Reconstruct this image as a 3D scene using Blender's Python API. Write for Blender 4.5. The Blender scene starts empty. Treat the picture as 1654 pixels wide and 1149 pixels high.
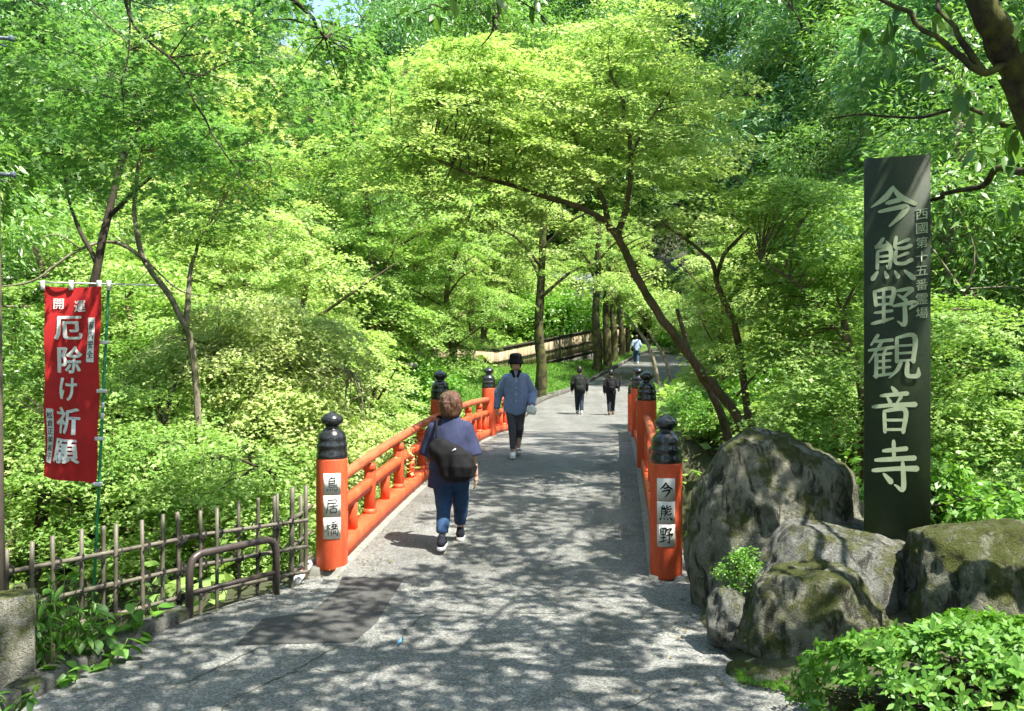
import bpy, math, random
import numpy as np
from mathutils import Vector, Matrix

# ------------------------------------------------------------------ camera, sky, sun, exposure
SC = bpy.context.scene
COL = SC.collection
F, CX, CY, HC = 1500.0, 827.0, 574.5, 1.95          # focal length in photo pixels, centre, eye height

cam = bpy.data.cameras.new('camera'); cam_o = bpy.data.objects.new('camera', cam); COL.objects.link(cam_o)
cam.sensor_width = 36.0; cam.sensor_fit = 'HORIZONTAL'; cam.lens = 36.0 * F / 1654.0
cam.clip_start = 0.05; cam.clip_end = 600
cam_o.location = (0, 0, HC); cam_o.rotation_euler = (math.radians(90), 0, 0)
SC.camera = cam_o

SUN = Vector((0.62, -0.46, 1.5)).normalized()       # towards the sun: right, behind the camera, high
wd = bpy.data.worlds.new('World'); SC.world = wd; wd.use_nodes = True
nt = wd.node_tree; nt.nodes.clear()
sky = nt.nodes.new('ShaderNodeTexSky'); sky.sky_type = 'NISHITA'; sky.sun_disc = False
sky.sun_elevation = math.asin(SUN.z); sky.sun_rotation = math.atan2(SUN.x, SUN.y)
sky.air_density = 1.0; sky.dust_density = 1.5; sky.ozone_density = 1.0
bg = nt.nodes.new('ShaderNodeBackground'); bg.inputs[1].default_value = 0.15
ow = nt.nodes.new('ShaderNodeOutputWorld')
nt.links.new(sky.outputs[0], bg.inputs[0]); nt.links.new(bg.outputs[0], ow.inputs[0])
sl = bpy.data.lights.new('sun', 'SUN'); sl.energy = 5.0; sl.angle = math.radians(0.55); sl.color = (1.0, 0.95, 0.86)
so = bpy.data.objects.new('sun', sl); COL.objects.link(so); so.location = SUN * 60
so.rotation_euler = SUN.to_track_quat('Z', 'Y').to_euler()
SC.view_settings.view_transform = 'Standard'; SC.view_settings.look = 'None'
SC.view_settings.exposure = 1.6; SC.view_settings.gamma = 1.0; SC.view_settings.use_curve_mapping = False
cy = SC.cycles
cy.max_bounces = 4; cy.diffuse_bounces = 3; cy.glossy_bounces = 1; cy.transmission_bounces = 4; cy.transparent_max_bounces = 4
cy.caustics_reflective = False; cy.caustics_refractive = False
cy.use_adaptive_sampling = True; cy.adaptive_threshold = 0.05
cy.use_denoising = True; cy.sample_clamp_indirect = 6.0

RS = np.random.default_rng(7); random.seed(7)

# ------------------------------------------------------------------ helpers
def P(px, py, d):                                    # a photo pixel at depth d
    return np.array([(px - CX) / F * d, d, HC - (py - CY) / F * d])
def G(px, py, z=0.0):                                # a photo pixel on the level z
    d = (HC - z) * F / (py - CY)
    return P(px, py, d)
def smooth(a, b, x):
    t = np.clip((np.asarray(x, float) - a) / (b - a), 0, 1); return t * t * (3 - 2 * t)

def _hash(ix, iy, iz, seed):
    h = (ix * 374761393 + iy * 668265263 + iz * 2147483647 + seed * 974711) & 0xFFFFFFFF
    h = ((h ^ (h >> 13)) * 1274126177) & 0xFFFFFFFF
    return ((h ^ (h >> 16)) & 0xFFFF) / 65535.0
def vnoise(x, y, z, seed=0):
    x = np.asarray(x, float); y = np.asarray(y, float); z = np.asarray(z, float)
    x, y, z = np.broadcast_arrays(x, y, z)
    ix = np.floor(x).astype(np.int64); iy = np.floor(y).astype(np.int64); iz = np.floor(z).astype(np.int64)
    fx, fy, fz = x - ix, y - iy, z - iz
    fx = fx * fx * (3 - 2 * fx); fy = fy * fy * (3 - 2 * fy); fz = fz * fz * (3 - 2 * fz)
    r = 0
    for a in (0, 1):
        for b in (0, 1):
            for c in (0, 1):
                w = (fx if a else 1 - fx) * (fy if b else 1 - fy) * (fz if c else 1 - fz)
                r = r + w * _hash(ix + a, iy + b, iz + c, seed)
    return r * 2 - 1
def fbm(x, y, z, seed=0, o=3):
    s, a = 0, 1.0
    for k in range(o):
        s = s + a * vnoise(x * 2 ** k, y * 2 ** k, z * 2 ** k, seed + k * 17); a *= 0.5
    return s

def put(name, me, mat=None, parent=None, kind=None, smooth_sh=False):
    if mat is not None:
        me.materials.append(mat)
    if smooth_sh and len(me.polygons):
        me.polygons.foreach_set('use_smooth', np.ones(len(me.polygons), bool))
    o = bpy.data.objects.new(name, me); COL.objects.link(o)
    if parent is not None: o.parent = parent
    if kind: o['kind'] = kind
    return o
def thing(name, label, cat, loc=(0, 0, 0), group=None, rotz=0):
    o = bpy.data.objects.new(name, None); COL.objects.link(o); o.location = loc
    o.rotation_euler = (0, 0, rotz); o.empty_display_size = 0.2
    return tag(o, label, cat, group)
def tag(o, label, cat, group=None):
    o['label'] = label; o['category'] = cat
    if group: o['group'] = group
    return o
def part_of(o, root):                                # mesh was written in world space: keep it there
    o.parent = root
    o.matrix_parent_inverse = Matrix.LocRotScale(root.location, root.rotation_euler, root.scale).inverted()
    return o
def mesh_np(name, V, faces_k):
    """V (n,3); faces_k list of int arrays (m,k)"""
    me = bpy.data.meshes.new(name)
    V = np.ascontiguousarray(V, np.float32)
    me.vertices.add(len(V)); me.vertices.foreach_set('co', V.ravel())
    loops = np.concatenate([f.ravel() for f in faces_k]).astype(np.int32)
    tot = np.concatenate([np.full(len(f), f.shape[1], np.int32) for f in faces_k])
    st = np.concatenate([[0], np.cumsum(tot)[:-1]]).astype(np.int32)
    me.loops.add(len(loops)); me.loops.foreach_set('vertex_index', loops)
    me.polygons.add(len(tot)); me.polygons.foreach_set('loop_start', st)
    try: me.polygons.foreach_set('loop_total', tot)
    except Exception: pass
    me.update(calc_edges=True); me.validate()
    return me
class MB:                                            # a small mesh collector
    def __init__(s): s.v = []; s.f = {}; s.n = 0
    def add(s, V, Fs):
        V = np.asarray(V, float)
        for f in Fs:
            s.f.setdefault(len(f), []).append([i + s.n for i in f])
        s.v.append(V); s.n += len(V); return s
    def addk(s, V, Fk):
        s.f.setdefault(Fk.shape[1], []).extend((Fk + s.n).tolist()); s.v.append(np.asarray(V, float)); s.n += len(V); return s
    def mesh(s, name='m'):
        return mesh_np(name, np.concatenate(s.v), [np.array(f, np.int64) for f in s.f.values()])
    def box(s, c, h, ax=None, taper=1.0, bev=0.0):
        """centre, half sizes, 3 axes (rows); taper scales the top; bev chamfers the four upright edges and both ends"""
        ax = np.eye(3) if ax is None else np.asarray(ax, float); c = np.asarray(c, float)
        if bev <= 0:
            Q = np.array([(x, y, z) for z in (-1, 1) for x, y in ((-1, -1), (1, -1), (1, 1), (-1, 1))], float) * h
            Q[4:, :2] *= taper
            s.add(c + Q @ ax, [(3, 2, 1, 0), (4, 5, 6, 7), (0, 1, 5, 4), (1, 2, 6, 5), (2, 3, 7, 6), (3, 0, 4, 7)])
        else:
            hx, hy, hz = h; b = bev
            rings = []
            for z, i in ((-hz, b), (-hz + b, 0), (hz - b, 0), (hz, b)):
                t = 1 + (taper - 1) * (z + hz) / (2 * hz)
                a, e = hx * t - i, hy * t - i
                k = b if i == 0 else b * .6
                rings.append([(-a + k, -e, z), (a - k, -e, z), (a, -e + k, z), (a, e - k, z), (a - k, e, z), (-a + k, e, z), (-a, e - k, z), (-a, -e + k, z)])
            V = np.array(rings).reshape(-1, 3); Fs = [tuple(range(7, -1, -1)), tuple(range(24, 32))]
            for r in range(3):
                for i in range(8):
                    j = (i + 1) % 8; Fs.append((r * 8 + i, r * 8 + j, r * 8 + 8 + j, r * 8 + 8 + i))
            s.add(c + V @ ax, Fs)
        return s
    def tube(s, pts, rad, n=8, rough=0.0, caps=True, seed=0):
        pts = np.asarray(pts, float); m = len(pts); rad = np.broadcast_to(np.asarray(rad, float), (m,))
        T = np.gradient(pts, axis=0); T /= np.linalg.norm(T, axis=1)[:, None] + 1e-9
        up = np.array([0, 0, 1.0]) if abs(T[0, 2]) < 0.8 else np.array([0, 1.0, 0])
        A = np.cross(T[0], up); A /= np.linalg.norm(A); V = []
        th = np.arange(n) / n * 2 * math.pi
        for i in range(m):
            A = A - T[i] * (A @ T[i]); A /= np.linalg.norm(A) + 1e-9; B = np.cross(T[i], A)
            r = rad[i] * np.ones(n)
            if rough: r = r * (1 + rough * vnoise(np.cos(th) * 1.7 + seed, np.sin(th) * 1.7, i * .6 + seed * 3.1))
            V.append(pts[i] + np.outer(np.cos(th) * r, A) + np.outer(np.sin(th) * r, B))
        V = np.concatenate(V)
        i = np.arange(m - 1)[:, None] * n; a = np.arange(n)[None]; b = (a + 1) % n
        Q = np.stack([i + a, i + n + a, i + n + b, i + b], -1).reshape(-1, 4)
        base = s.n; s.addk(V, Q)
        if caps:
            s.f.setdefault(n, []).append([base + k for k in range(n)])
            s.f[n].append([base + (m - 1) * n + k for k in range(n - 1, -1, -1)])
        return s
    def lathe(s, prof, c=(0, 0, 0), n=24):
        prof = np.asarray(prof, float); th = np.arange(n) / n * 2 * math.pi
        V = np.concatenate([np.stack([np.cos(th) * r, np.sin(th) * r, np.full(n, z)], -1) for r, z in prof]) + np.asarray(c, float)
        m = len(prof); i = np.arange(m - 1)[:, None] * n; a = np.arange(n)[None]; b = (a + 1) % n
        base = s.n
        s.addk(V, np.stack([i + a, i + b, i + n + b, i + n + a], -1).reshape(-1, 4))
        s.f.setdefault(n, []).append([base + k for k in range(n - 1, -1, -1)])
        s.f[n].append([base + (m - 1) * n + k for k in range(n)])
        return s
def spline(pts, per=5):
    pts = np.asarray(pts, float)
    if len(pts) < 3: per_t = np.linspace(0, 1, per + 1)[:, None]; return pts[0] * (1 - per_t) + pts[1] * per_t
    Q = np.vstack([2 * pts[0] - pts[1], pts, 2 * pts[-1] - pts[-2]]); out = []
    for i in range(1, len(Q) - 2):
        for t in np.arange(per) / per:
            a, b, c, d = Q[i - 1], Q[i], Q[i + 1], Q[i + 2]
            out.append(0.5 * (2 * b + (c - a) * t + (2 * a - 5 * b + 4 * c - d) * t * t + (3 * b - a - 3 * c + d) * t ** 3))
    out.append(pts[-1]); return np.array(out)

# signed-distance bodies meshed with surface nets
def nets(fn, lo, hi, h):
    lo = np.asarray(lo, float); hi = np.asarray(hi, float)
    n = np.ceil((hi - lo) / h).astype(int) + 2
    ax = [lo[k] - h / 2 + h * np.arange(n[k]) for k in range(3)]
    X, Y, Z = np.meshgrid(*ax, indexing='ij')
    f = fn(X, Y, Z)
    s = f < 0
    cs = np.zeros(tuple(n - 1), int); acc = np.zeros(tuple(n - 1) + (3,)); cnt = np.zeros(tuple(n - 1))
    sl = lambda d, m: slice(d, d + m - 1)
    cor = [(a, b, c) for a in (0, 1) for b in (0, 1) for c in (0, 1)]
    for a, b, c in cor: cs += s[sl(a, n[0]), sl(b, n[1]), sl(c, n[2])]
    act = (cs > 0) & (cs < 8)
    for p in cor:
        for k in range(3):
            if p[k] == 1: continue
            q = list(p); q[k] = 1
            fa = f[sl(p[0], n[0]), sl(p[1], n[1]), sl(p[2], n[2])]; fb = f[sl(q[0], n[0]), sl(q[1], n[1]), sl(q[2], n[2])]
            m = (fa < 0) != (fb < 0)
            t = np.where(m, fa / np.where(m, fa - fb, 1), 0)
            for j in range(3): acc[..., j] += np.where(m, p[j] + (t if j == k else 0), 0)
            cnt += m
    idx = -np.ones(act.shape, np.int64); idx[act] = np.arange(act.sum())
    w = np.argwhere(act)
    V = lo - h / 2 + h * (w + acc[act] / np.maximum(cnt[act], 1)[:, None])
    Q = []
    for k in range(3):
        i, j = (k + 1) % 3, (k + 2) % 3
        a = [slice(1, n[d] - 1) for d in range(3)]; a[k] = slice(0, n[k] - 1); b = list(a); b[k] = slice(1, n[k])
        s0, s1 = s[tuple(a)], s[tuple(b)]
        for flip, m in ((False, s0 & ~s1), (True, ~s0 & s1)):
            e = np.argwhere(m)
            if not len(e): continue
            e = e + np.array([1 if d != k else 0 for d in range(3)])
            def cell(di, dj):
                c = e.copy(); c[:, i] -= di; c[:, j] -= dj; return idx[c[:, 0], c[:, 1], c[:, 2]]
            q = np.stack([cell(1, 1), cell(0, 1), cell(0, 0), cell(1, 0)], -1)
            Q.append(q[:, ::-1] if flip else q)
    return V, np.concatenate(Q)
def smin(fs, k):
    r = fs[0]
    for g in fs[1:]:
        t = np.clip(0.5 + 0.5 * (g - r) / k, 0, 1); r = g * (1 - t) + r * t - k * t * (1 - t)
    return r
def cap(p, q, r0, r1, sc=(1, 1, 1)):                 # tapered capsule
    p = np.asarray(p, float); q = np.asarray(q, float); sc = np.asarray(sc, float); pq = (q - p) * sc; L = (pq @ pq) + 1e-9
    def f(X, Y, Z):
        x, y, z = (X - p[0]) * sc[0], (Y - p[1]) * sc[1], (Z - p[2]) * sc[2]
        t = np.clip((x * pq[0] + y * pq[1] + z * pq[2]) / L, 0, 1)
        return np.sqrt((x - t * pq[0]) ** 2 + (y - t * pq[1]) ** 2 + (z - t * pq[2]) ** 2) - (r0 + (r1 - r0) * t)
    return f
def ell(c, r):
    def f(X, Y, Z):
        q = np.sqrt(((X - c[0]) / r[0]) ** 2 + ((Y - c[1]) / r[1]) ** 2 + ((Z - c[2]) / r[2]) ** 2)
        return (q - 1) * min(r)
    return f
def loft(keys):                                      # keys (z, half width x, half depth y, cx, cy)
    K = np.array(keys, float); K = K[np.argsort(K[:, 0])]
    def f(X, Y, Z):
        a, b, cx, c2 = (np.interp(Z, K[:, 0], K[:, k]) for k in (1, 2, 3, 4))
        q = (np.sqrt(((X - cx) / a) ** 2 + ((Y - c2) / b) ** 2) - 1) * np.minimum(a, b)
        return np.maximum(q, np.maximum(K[0, 0] - Z, Z - K[-1, 0]))
    return f
def blob(fs, lo, hi, h, k=0.03, wr=0.0, wf=9.0, seed=0, cut=None):
    def fn(X, Y, Z):
        r = smin([f(X, Y, Z) for f in fs], k)
        if wr: r = r + wr * fbm(X * wf, Y * wf, Z * wf * .6, seed, 2)
        if cut is not None: r = np.maximum(r, cut(X, Y, Z))
        return r
    return nets(fn, lo, hi, h)

# ------------------------------------------------------------------ materials
def mat(name):
    m = bpy.data.materials.new(name); m.use_nodes = True; t = m.node_tree; t.nodes.clear()
    o = t.nodes.new('ShaderNodeOutputMaterial'); return m, t, o
def N(t, ty, **kw):
    n = t.nodes.new(ty)
    for k, v in kw.items():
        if k in ('op', 'operation'): n.operation = v
        elif k == 'blend': n.blend_type = v
        else: n.inputs[k].default_value = v
    return n
def ramp(t, src, stops):
    r = t.nodes.new('ShaderNodeValToRGB'); e = r.color_ramp.elements
    while len(e) < len(stops): e.new(0.5)
    for x, (p, c) in zip(e, stops):
        x.position = p; x.color = (*c, 1) if len(c) == 3 else c
    t.links.new(src, r.inputs[0]); return r
def noise(t, scale, detail=4, rough=.6, vec=None, dist=0.0):
    n = N(t, 'ShaderNodeTexNoise', Scale=scale, Detail=detail, Roughness=rough, Distortion=dist)
    if vec is not None: t.links.new(vec, n.inputs['Vector'])
    return n
def coords(t, obj=False, scale=(1, 1, 1)):
    if obj:
        c = t.nodes.new('ShaderNodeTexCoord'); src = c.outputs['Object']
    else:
        c = t.nodes.new('ShaderNodeNewGeometry'); src = c.outputs['Position']
    mp = N(t, 'ShaderNodeMapping', Scale=scale); t.links.new(src, mp.inputs['Vector']); return mp.outputs[0]
def mixc(t, fac, a, b, blend='MIX'):
    m = t.nodes.new('ShaderNodeMix'); m.data_type = 'RGBA'; m.blend_type = blend
    for k, v in ((0, fac), (6, a), (7, b)):
        if isinstance(v, (int, float)): m.inputs[k].default_value = v
        elif isinstance(v, tuple): m.inputs[k].default_value = (*v, 1)
        else: t.links.new(v, m.inputs[k])
    return m.outputs[2]
def math_n(t, op, a, b=0.0):
    m = N(t, 'ShaderNodeMath', op=op)
    for k, v in ((0, a), (1, b)):
        if isinstance(v, (int, float)): m.inputs[k].default_value = v
        else: t.links.new(v, m.inputs[k])
    return m.outputs[0]
def simple(name, col, rough=.6, var=.25, scale=20, bump=.0, bscale=60, spec=.4, obj=False, metallic=0.0, coat=0.0, stretch=(1, 1, 1)):
    m, t, o = mat(name); b = N(t, 'ShaderNodeBsdfPrincipled', Roughness=rough, Metallic=metallic)
    b.inputs['Specular IOR Level'].default_value = spec; b.inputs['Coat Weight'].default_value = coat
    v = coords(t, obj, stretch); n = noise(t, scale, 5, .65, v)
    lo = tuple(c * (1 - var) for c in col); hi = tuple(min(1, c * (1 + var)) for c in col)
    r = ramp(t, n.outputs[0], [(.3, lo), (.7, hi)]); t.links.new(r.outputs[0], b.inputs['Base Color'])
    if bump:
        n2 = noise(t, bscale, 4, .6, v); bp = N(t, 'ShaderNodeBump', Strength=bump, Distance=.01)
        t.links.new(n2.outputs[0], bp.inputs['Height']); t.links.new(bp.outputs[0], b.inputs['Normal'])
    t.links.new(b.outputs[0], o.inputs[0]); return m
def asphalt(name, c0, c1, agg=1.0, crack=False):
    m, t, o = mat(name); b = N(t, 'ShaderNodeBsdfPrincipled', Roughness=.82)
    b.inputs['Specular IOR Level'].default_value = .3
    v = coords(t)
    big = noise(t, .7, 5, .6, v); base = ramp(t, big.outputs[0], [(.3, c0), (.7, c1)]).outputs[0]
    vo = N(t, 'ShaderNodeTexVoronoi', Scale=75.0); t.links.new(v, vo.inputs['Vector'])
    sp = ramp(t, vo.outputs['Color'], [(.15, (.42, .42, .42)), (.55, (.95, .95, .95)), (.95, (1.9, 1.9, 1.85))]).outputs[0]
    col = mixc(t, .75 * agg, base, sp, 'MULTIPLY')
    tk_ = noise(t, 1.1, 4, .6, coords(t, False, (1.6, .22, 1))); tkc = ramp(t, tk_.outputs[0], [(.35, (.78, .78, .77)), (.65, (1.12, 1.12, 1.1))]).outputs[0]; col = mixc(t, .8, col, tkc, 'MULTIPLY')
    st = noise(t, 2.3, 6, .7, v, .4); stn = ramp(t, st.outputs[0], [(.33, (.58, .60, .56)), (.52, (1, 1, 1))]).outputs[0]
    col = mixc(t, .8, col, stn, 'MULTIPLY')
    t.links.new(col, b.inputs['Base Color'])
    bp = N(t, 'ShaderNodeBump', Strength=.55 * agg, Distance=.004); t.links.new(vo.outputs['Distance'], bp.inputs['Height'])
    t.links.new(bp.outputs[0], b.inputs['Normal']); t.links.new(b.outputs[0], o.inputs[0]); return m
def leaf_mat(name, cols, trans, tmix=.5, gloss=.06, grough=.35):
    """cols: colours spread by the leaf's own tint value; trans: multiplier for light coming through"""
    m, t, o = mat(name)
    at = t.nodes.new('ShaderNodeAttribute'); at.attribute_name = 'tint'
    k = len(cols) - 1
    r = ramp(t, at.outputs['Fac'], [(i / k, c) for i, c in enumerate(cols)]).outputs[0]
    d = t.nodes.new('ShaderNodeBsdfDiffuse'); tr = t.nodes.new('ShaderNodeBsdfTranslucent')
    t.links.new(r, d.inputs[0]); t.links.new(mixc(t, 1.0, r, trans, 'MULTIPLY'), tr.inputs[0])
    mx = t.nodes.new('ShaderNodeMixShader'); mx.inputs[0].default_value = tmix
    t.links.new(d.outputs[0], mx.inputs[1]); t.links.new(tr.outputs[0], mx.inputs[2])
    g = N(t, 'ShaderNodeBsdfGlossy', Roughness=grough); m2 = t.nodes.new('ShaderNodeMixShader'); m2.inputs[0].default_value = gloss
    t.links.new(mx.outputs[0], m2.inputs[1]); t.links.new(g.outputs[0], m2.inputs[2]); t.links.new(m2.outputs[0], o.inputs[0]); return m
def bark_mat(name, c0, c1, moss=None, mossamt=.5):
    m, t, o = mat(name); b = N(t, 'ShaderNodeBsdfPrincipled', Roughness=.9); b.inputs['Specular IOR Level'].default_value = .2
    v = coords(t, False, (1, 1, .25)); n = noise(t, 22, 6, .7, v, .6)
    c = ramp(t, n.outputs[0], [(.3, c0), (.7, c1)]).outputs[0]
    if moss:
        n2 = noise(t, 5, 5, .65, coords(t)); f = ramp(t, n2.outputs[0], [(.62 - mossamt * .4, (0, 0, 0)), (.72 - mossamt * .3, (1, 1, 1))]).outputs[0]
        c = mixc(t, f, c, moss)
    t.links.new(c, b.inputs['Base Color'])
    bp = N(t, 'ShaderNodeBump', Strength=.9, Distance=.02); t.links.new(n.outputs[0], bp.inputs['Height']); t.links.new(bp.outputs[0], b.inputs['Normal'])
    t.links.new(b.outputs[0], o.inputs[0]); return m
def rock_mat(name, c0, c1, moss, mamt, dark=.5):
    m, t, o = mat(name); b = N(t, 'ShaderNodeBsdfPrincipled', Roughness=.92); b.inputs['Specular IOR Level'].default_value = .2
    v = coords(t); vs = coords(t, False, (1, 1, .3))
    n = noise(t, 6, 8, .7, v, .3); c = ramp(t, n.outputs[0], [(.28, c0), (.72, c1)]).outputs[0]
    st = noise(t, 9, 6, .7, vs, .8); f = ramp(t, st.outputs[0], [(.50, (0, 0, 0)), (.60, (1, 1, 1))]).outputs[0]
    c = mixc(t, math_n(t, 'MULTIPLY', f, dark), c, (.035, .036, .026))
    g = t.nodes.new('ShaderNodeNewGeometry'); sx = t.nodes.new('ShaderNodeSeparateXYZ'); t.links.new(g.outputs['Normal'], sx.inputs[0])
    mn = noise(t, 4.5, 7, .7, v); a = math_n(t, 'ADD', mn.outputs[0], math_n(t, 'MULTIPLY', sx.outputs[2], .12))
    mf = ramp(t, a, [(.66 - mamt * .22, (0, 0, 0)), (.78 - mamt * .22, (.92, .92, .92))]).outputs[0]
    fine = noise(t, 90, 3, .6, v); mc = mixc(t, fine.outputs[0], tuple(x * .55 for x in moss), tuple(x * 1.4 for x in moss))
    c = mixc(t, mf, c, mc); t.links.new(c, b.inputs['Base Color'])
    vw = N(t, 'ShaderNodeTexVoronoi', Scale=7.0); vw.feature = 'DISTANCE_TO_EDGE'
    wv = t.nodes.new('ShaderNodeVectorMath'); wv.operation = 'ADD'; nz = noise(t, 5, 4, .6, v); t.links.new(vs, wv.inputs[0]); t.links.new(nz.outputs['Color'], wv.inputs[1]); t.links.new(wv.outputs[0], vw.inputs['Vector'])
    ck = ramp(t, vw.outputs['Distance'], [(0.0, (0, 0, 0)), (.05, (1, 1, 1))]).outputs[0]
    h = math_n(t, 'ADD', noise(t, 30, 8, .75, v).outputs[0], math_n(t, 'MULTIPLY', fine.outputs[0], .3)); h = math_n(t, 'ADD', h, math_n(t, 'MULTIPLY', ck, .35))
    bp = N(t, 'ShaderNodeBump', Strength=1.0, Distance=.06); t.links.new(h, bp.inputs['Height']); t.links.new(bp.outputs[0], b.inputs['Normal'])
    t.links.new(b.outputs[0], o.inputs[0]); return m

M = {}
M['road'] = asphalt('road_asphalt', (.145, .148, .14), (.20, .203, .193))
M['deck'] = asphalt('bridge_asphalt', (.125, .127, .12), (.172, .175, .165), .75)
M['patch'] = asphalt('patch_asphalt', (.055, .055, .054), (.07, .07, .068), .35)
M['crack'] = simple('crack_dirt', (.055, .06, .045), .95, .5, 30)
M['bluepaint'] = simple('blue_marking', (.10, .28, .50), .8, .4, 60)
M['concrete'] = simple('concrete', (.20, .20, .175), .9, .3, 14, .5, 70)
M['soil'] = simple('forest_soil', (.050, .055, .024), .95, .5, 6, .8, 30)
M['grass_bank'] = simple('mown_grass', (.07, .14, .025), .95, .4, 12, .8, 80)
# vermilion lacquer, faded on top
def orange_mat():
    m, t, o = mat('vermilion_paint'); b = N(t, 'ShaderNodeBsdfPrincipled', Roughness=.5); b.inputs['Specular IOR Level'].default_value = .35
    v = coords(t); n = noise(t, 4, 8, .7, coords(t, False, (1, 1, .25)), .5)
    c = ramp(t, n.outputs[0], [(.28, (.47, .062, .022)), (.5, (.59, .085, .028)), (.75, (.66, .14, .06))]).outputs[0]
    n2 = noise(t, 26, 6, .75, v); f = ramp(t, n2.outputs[0], [(.60, (0, 0, 0)), (.70, (.7, .7, .7))]).outputs[0]
    c = mixc(t, f, c, (.26, .075, .035))
    n3 = noise(t, 60, 3, .6, v); f3 = ramp(t, n3.outputs[0], [(.68, (0, 0, 0)), (.72, (.6, .6, .6))]).outputs[0]
    c = mixc(t, f3, c, (.62, .36, .26))
    st = noise(t, 14, 4, .7, coords(t, False, (1, 1, .06))); fs_ = ramp(t, st.outputs[0], [(.52, (1, 1, 1)), (.72, (.62, .6, .58))]).outputs[0]
    c = mixc(t, .8, c, fs_, 'MULTIPLY'); t.links.new(c, b.inputs['Base Color'])
    rr = ramp(t, n2.outputs[0], [(.3, (.38, .38, .38)), (.7, (.7, .7, .7))]).outputs[0]; t.links.new(rr, b.inputs['Roughness'])
    bp = N(t, 'ShaderNodeBump', Strength=.25, Distance=.01); t.links.new(n2.outputs[0], bp.inputs['Height']); t.links.new(bp.outputs[0], b.inputs['Normal'])
    t.links.new(b.outputs[0], o.inputs[0]); return m
M['orange'] = orange_mat()
M['rail_worn'] = simple('worn_vermilion_rail', (.52, .115, .05), .5, .4, 9, .15, 50, stretch=(1, .3, 1))
M['cap'] = simple('black_cap', (.018, .019, .021), .22, .35, 18, .08, 40, .6, coat=.4)
M['plate'] = simple('white_plate', (.62, .61, .55), .55, .14, 12)
M['ink'] = simple('ink', (.012, .012, .012), .6, .2, 20)
M['bamboo'] = simple('weathered_bamboo', (.105, .094, .068), .55, .38, 9, .2, 50, stretch=(1, 1, .5))
M['node'] = simple('bamboo_node', (.15, .13, .09), .7, .3, 20)
M['twine'] = simple('black_twine', (.012, .011, .010), .9, .2, 40)
M['hoop'] = simple('brown_painted_steel', (.05, .038, .033), .38, .3, 10, .05, 40, .5)
M['kerb'] = rock_mat('kerb_stone_mat', (.14, .14, .12), (.30, .29, .26), (.06, .085, .02), .35, .4)
M['bollard'] = rock_mat('mossy_concrete', (.22, .22, .17), (.42, .41, .33), (.15, .17, .04), .7, .25)
M['conc_clean'] = M['concrete']
M['red'] = simple('red_banner_cloth', (.50, .018, .020), .75, .16, 5)
M['white'] = simple('white_cloth', (.78, .78, .76), .8, .06, 9)
M['greenpole'] = simple('green_pole', (.02, .20, .07), .4, .2, 12)
M['plastic'] = simple('white_plastic', (.75, .75, .73), .4, .06, 9)
M['granite'] = None
def granite():
    m, t, o = mat('polished_dark_stone'); b = N(t, 'ShaderNodeBsdfPrincipled', Roughness=.32); b.inputs['Specular IOR Level'].default_value = .25
    v = coords(t); n = noise(t, 160, 3, .7, v); c = ramp(t, n.outputs[0], [(.35, (.012, .020, .011)), (.7, (.036, .052, .028))]).outputs[0]
    n2 = noise(t, 2.6, 6, .65, v); f = ramp(t, n2.outputs[0], [(.46, (0, 0, 0)), (.72, (.55, .55, .55))]).outputs[0]
    c = mixc(t, f, c, (.045, .068, .016)); t.links.new(c, b.inputs['Base Color'])
    r = ramp(t, n2.outputs[0], [(.3, (.34, .34, .34)), (.7, (.6, .6, .6))]).outputs[0]; t.links.new(r, b.inputs['Roughness'])
    bp = N(t, 'ShaderNodeBump', Strength=.12, Distance=.004); t.links.new(n.outputs[0], bp.inputs['Height']); t.links.new(bp.outputs[0], b.inputs['Normal'])
    t.links.new(b.outputs[0], o.inputs[0]); return m
M['granite'] = granite()
M['letter'] = simple('carved_pale_letter', (.38, .44, .28), .7, .12, 14)
M['rockA'] = rock_mat('tall_boulder', (.16, .158, .115), (.42, .415, .33), (.085, .10, .024), .62, .9)
M['rockB'] = rock_mat('pale_boulder', (.15, .155, .135), (.34, .345, .31), (.11, .12, .035), .4, .85)
M['rockC'] = rock_mat('mossy_boulder', (.14, .14, .10), (.38, .38, .29), (.08, .095, .02), .85, .95)
M['bark'] = bark_mat('maple_bark', (.075, .055, .036), (.20, .15, .10), (.07, .08, .025), .3)
M['bark_dark'] = bark_mat('dark_bark', (.022, .018, .014), (.075, .06, .045))
M['bark_pale'] = bark_mat('pale_bark', (.12, .10, .075), (.30, .26, .20), (.09, .10, .035), .35)
M['bark_moss'] = bark_mat('mossy_bark', (.014, .012, .009), (.065, .052, .036), (.085, .09, .024), .5)
M['maple_lime'] = leaf_mat('lime_maple_leaf', [(.26, .43, .09), (.38, .53, .15), (.52, .62, .25)], (1.1, 1.12, .8), .5, .03, .5)
M['maple_mid'] = leaf_mat('green_maple_leaf', [(.18, .34, .065), (.265, .43, .095), (.38, .53, .16)], (1.12, 1.15, .75), .5, .03, .5)
M['maple_deep'] = leaf_mat('deep_maple_leaf', [(.095, .225, .055), (.15, .295, .07), (.23, .38, .11)], (1.1, 1.2, .8), .55, .03, .5)
M['maple_gold'] = leaf_mat('gold_maple_leaf', [(.31, .45, .11), (.44, .56, .18), (.59, .62, .30)], (1.08, 1.1, .75), .45, .03, .5)
M['ever'] = leaf_mat('evergreen_leaf', [(.11, .25, .055), (.18, .34, .075), (.30, .46, .12)], (1.1, 1.2, .65), .42, .06, .45)
M['ever_blue'] = leaf_mat('bluish_evergreen_leaf', [(.09, .23, .075), (.15, .32, .10), (.25, .43, .14)], (1.1, 1.2, .7), .42, .07, .42)
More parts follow.
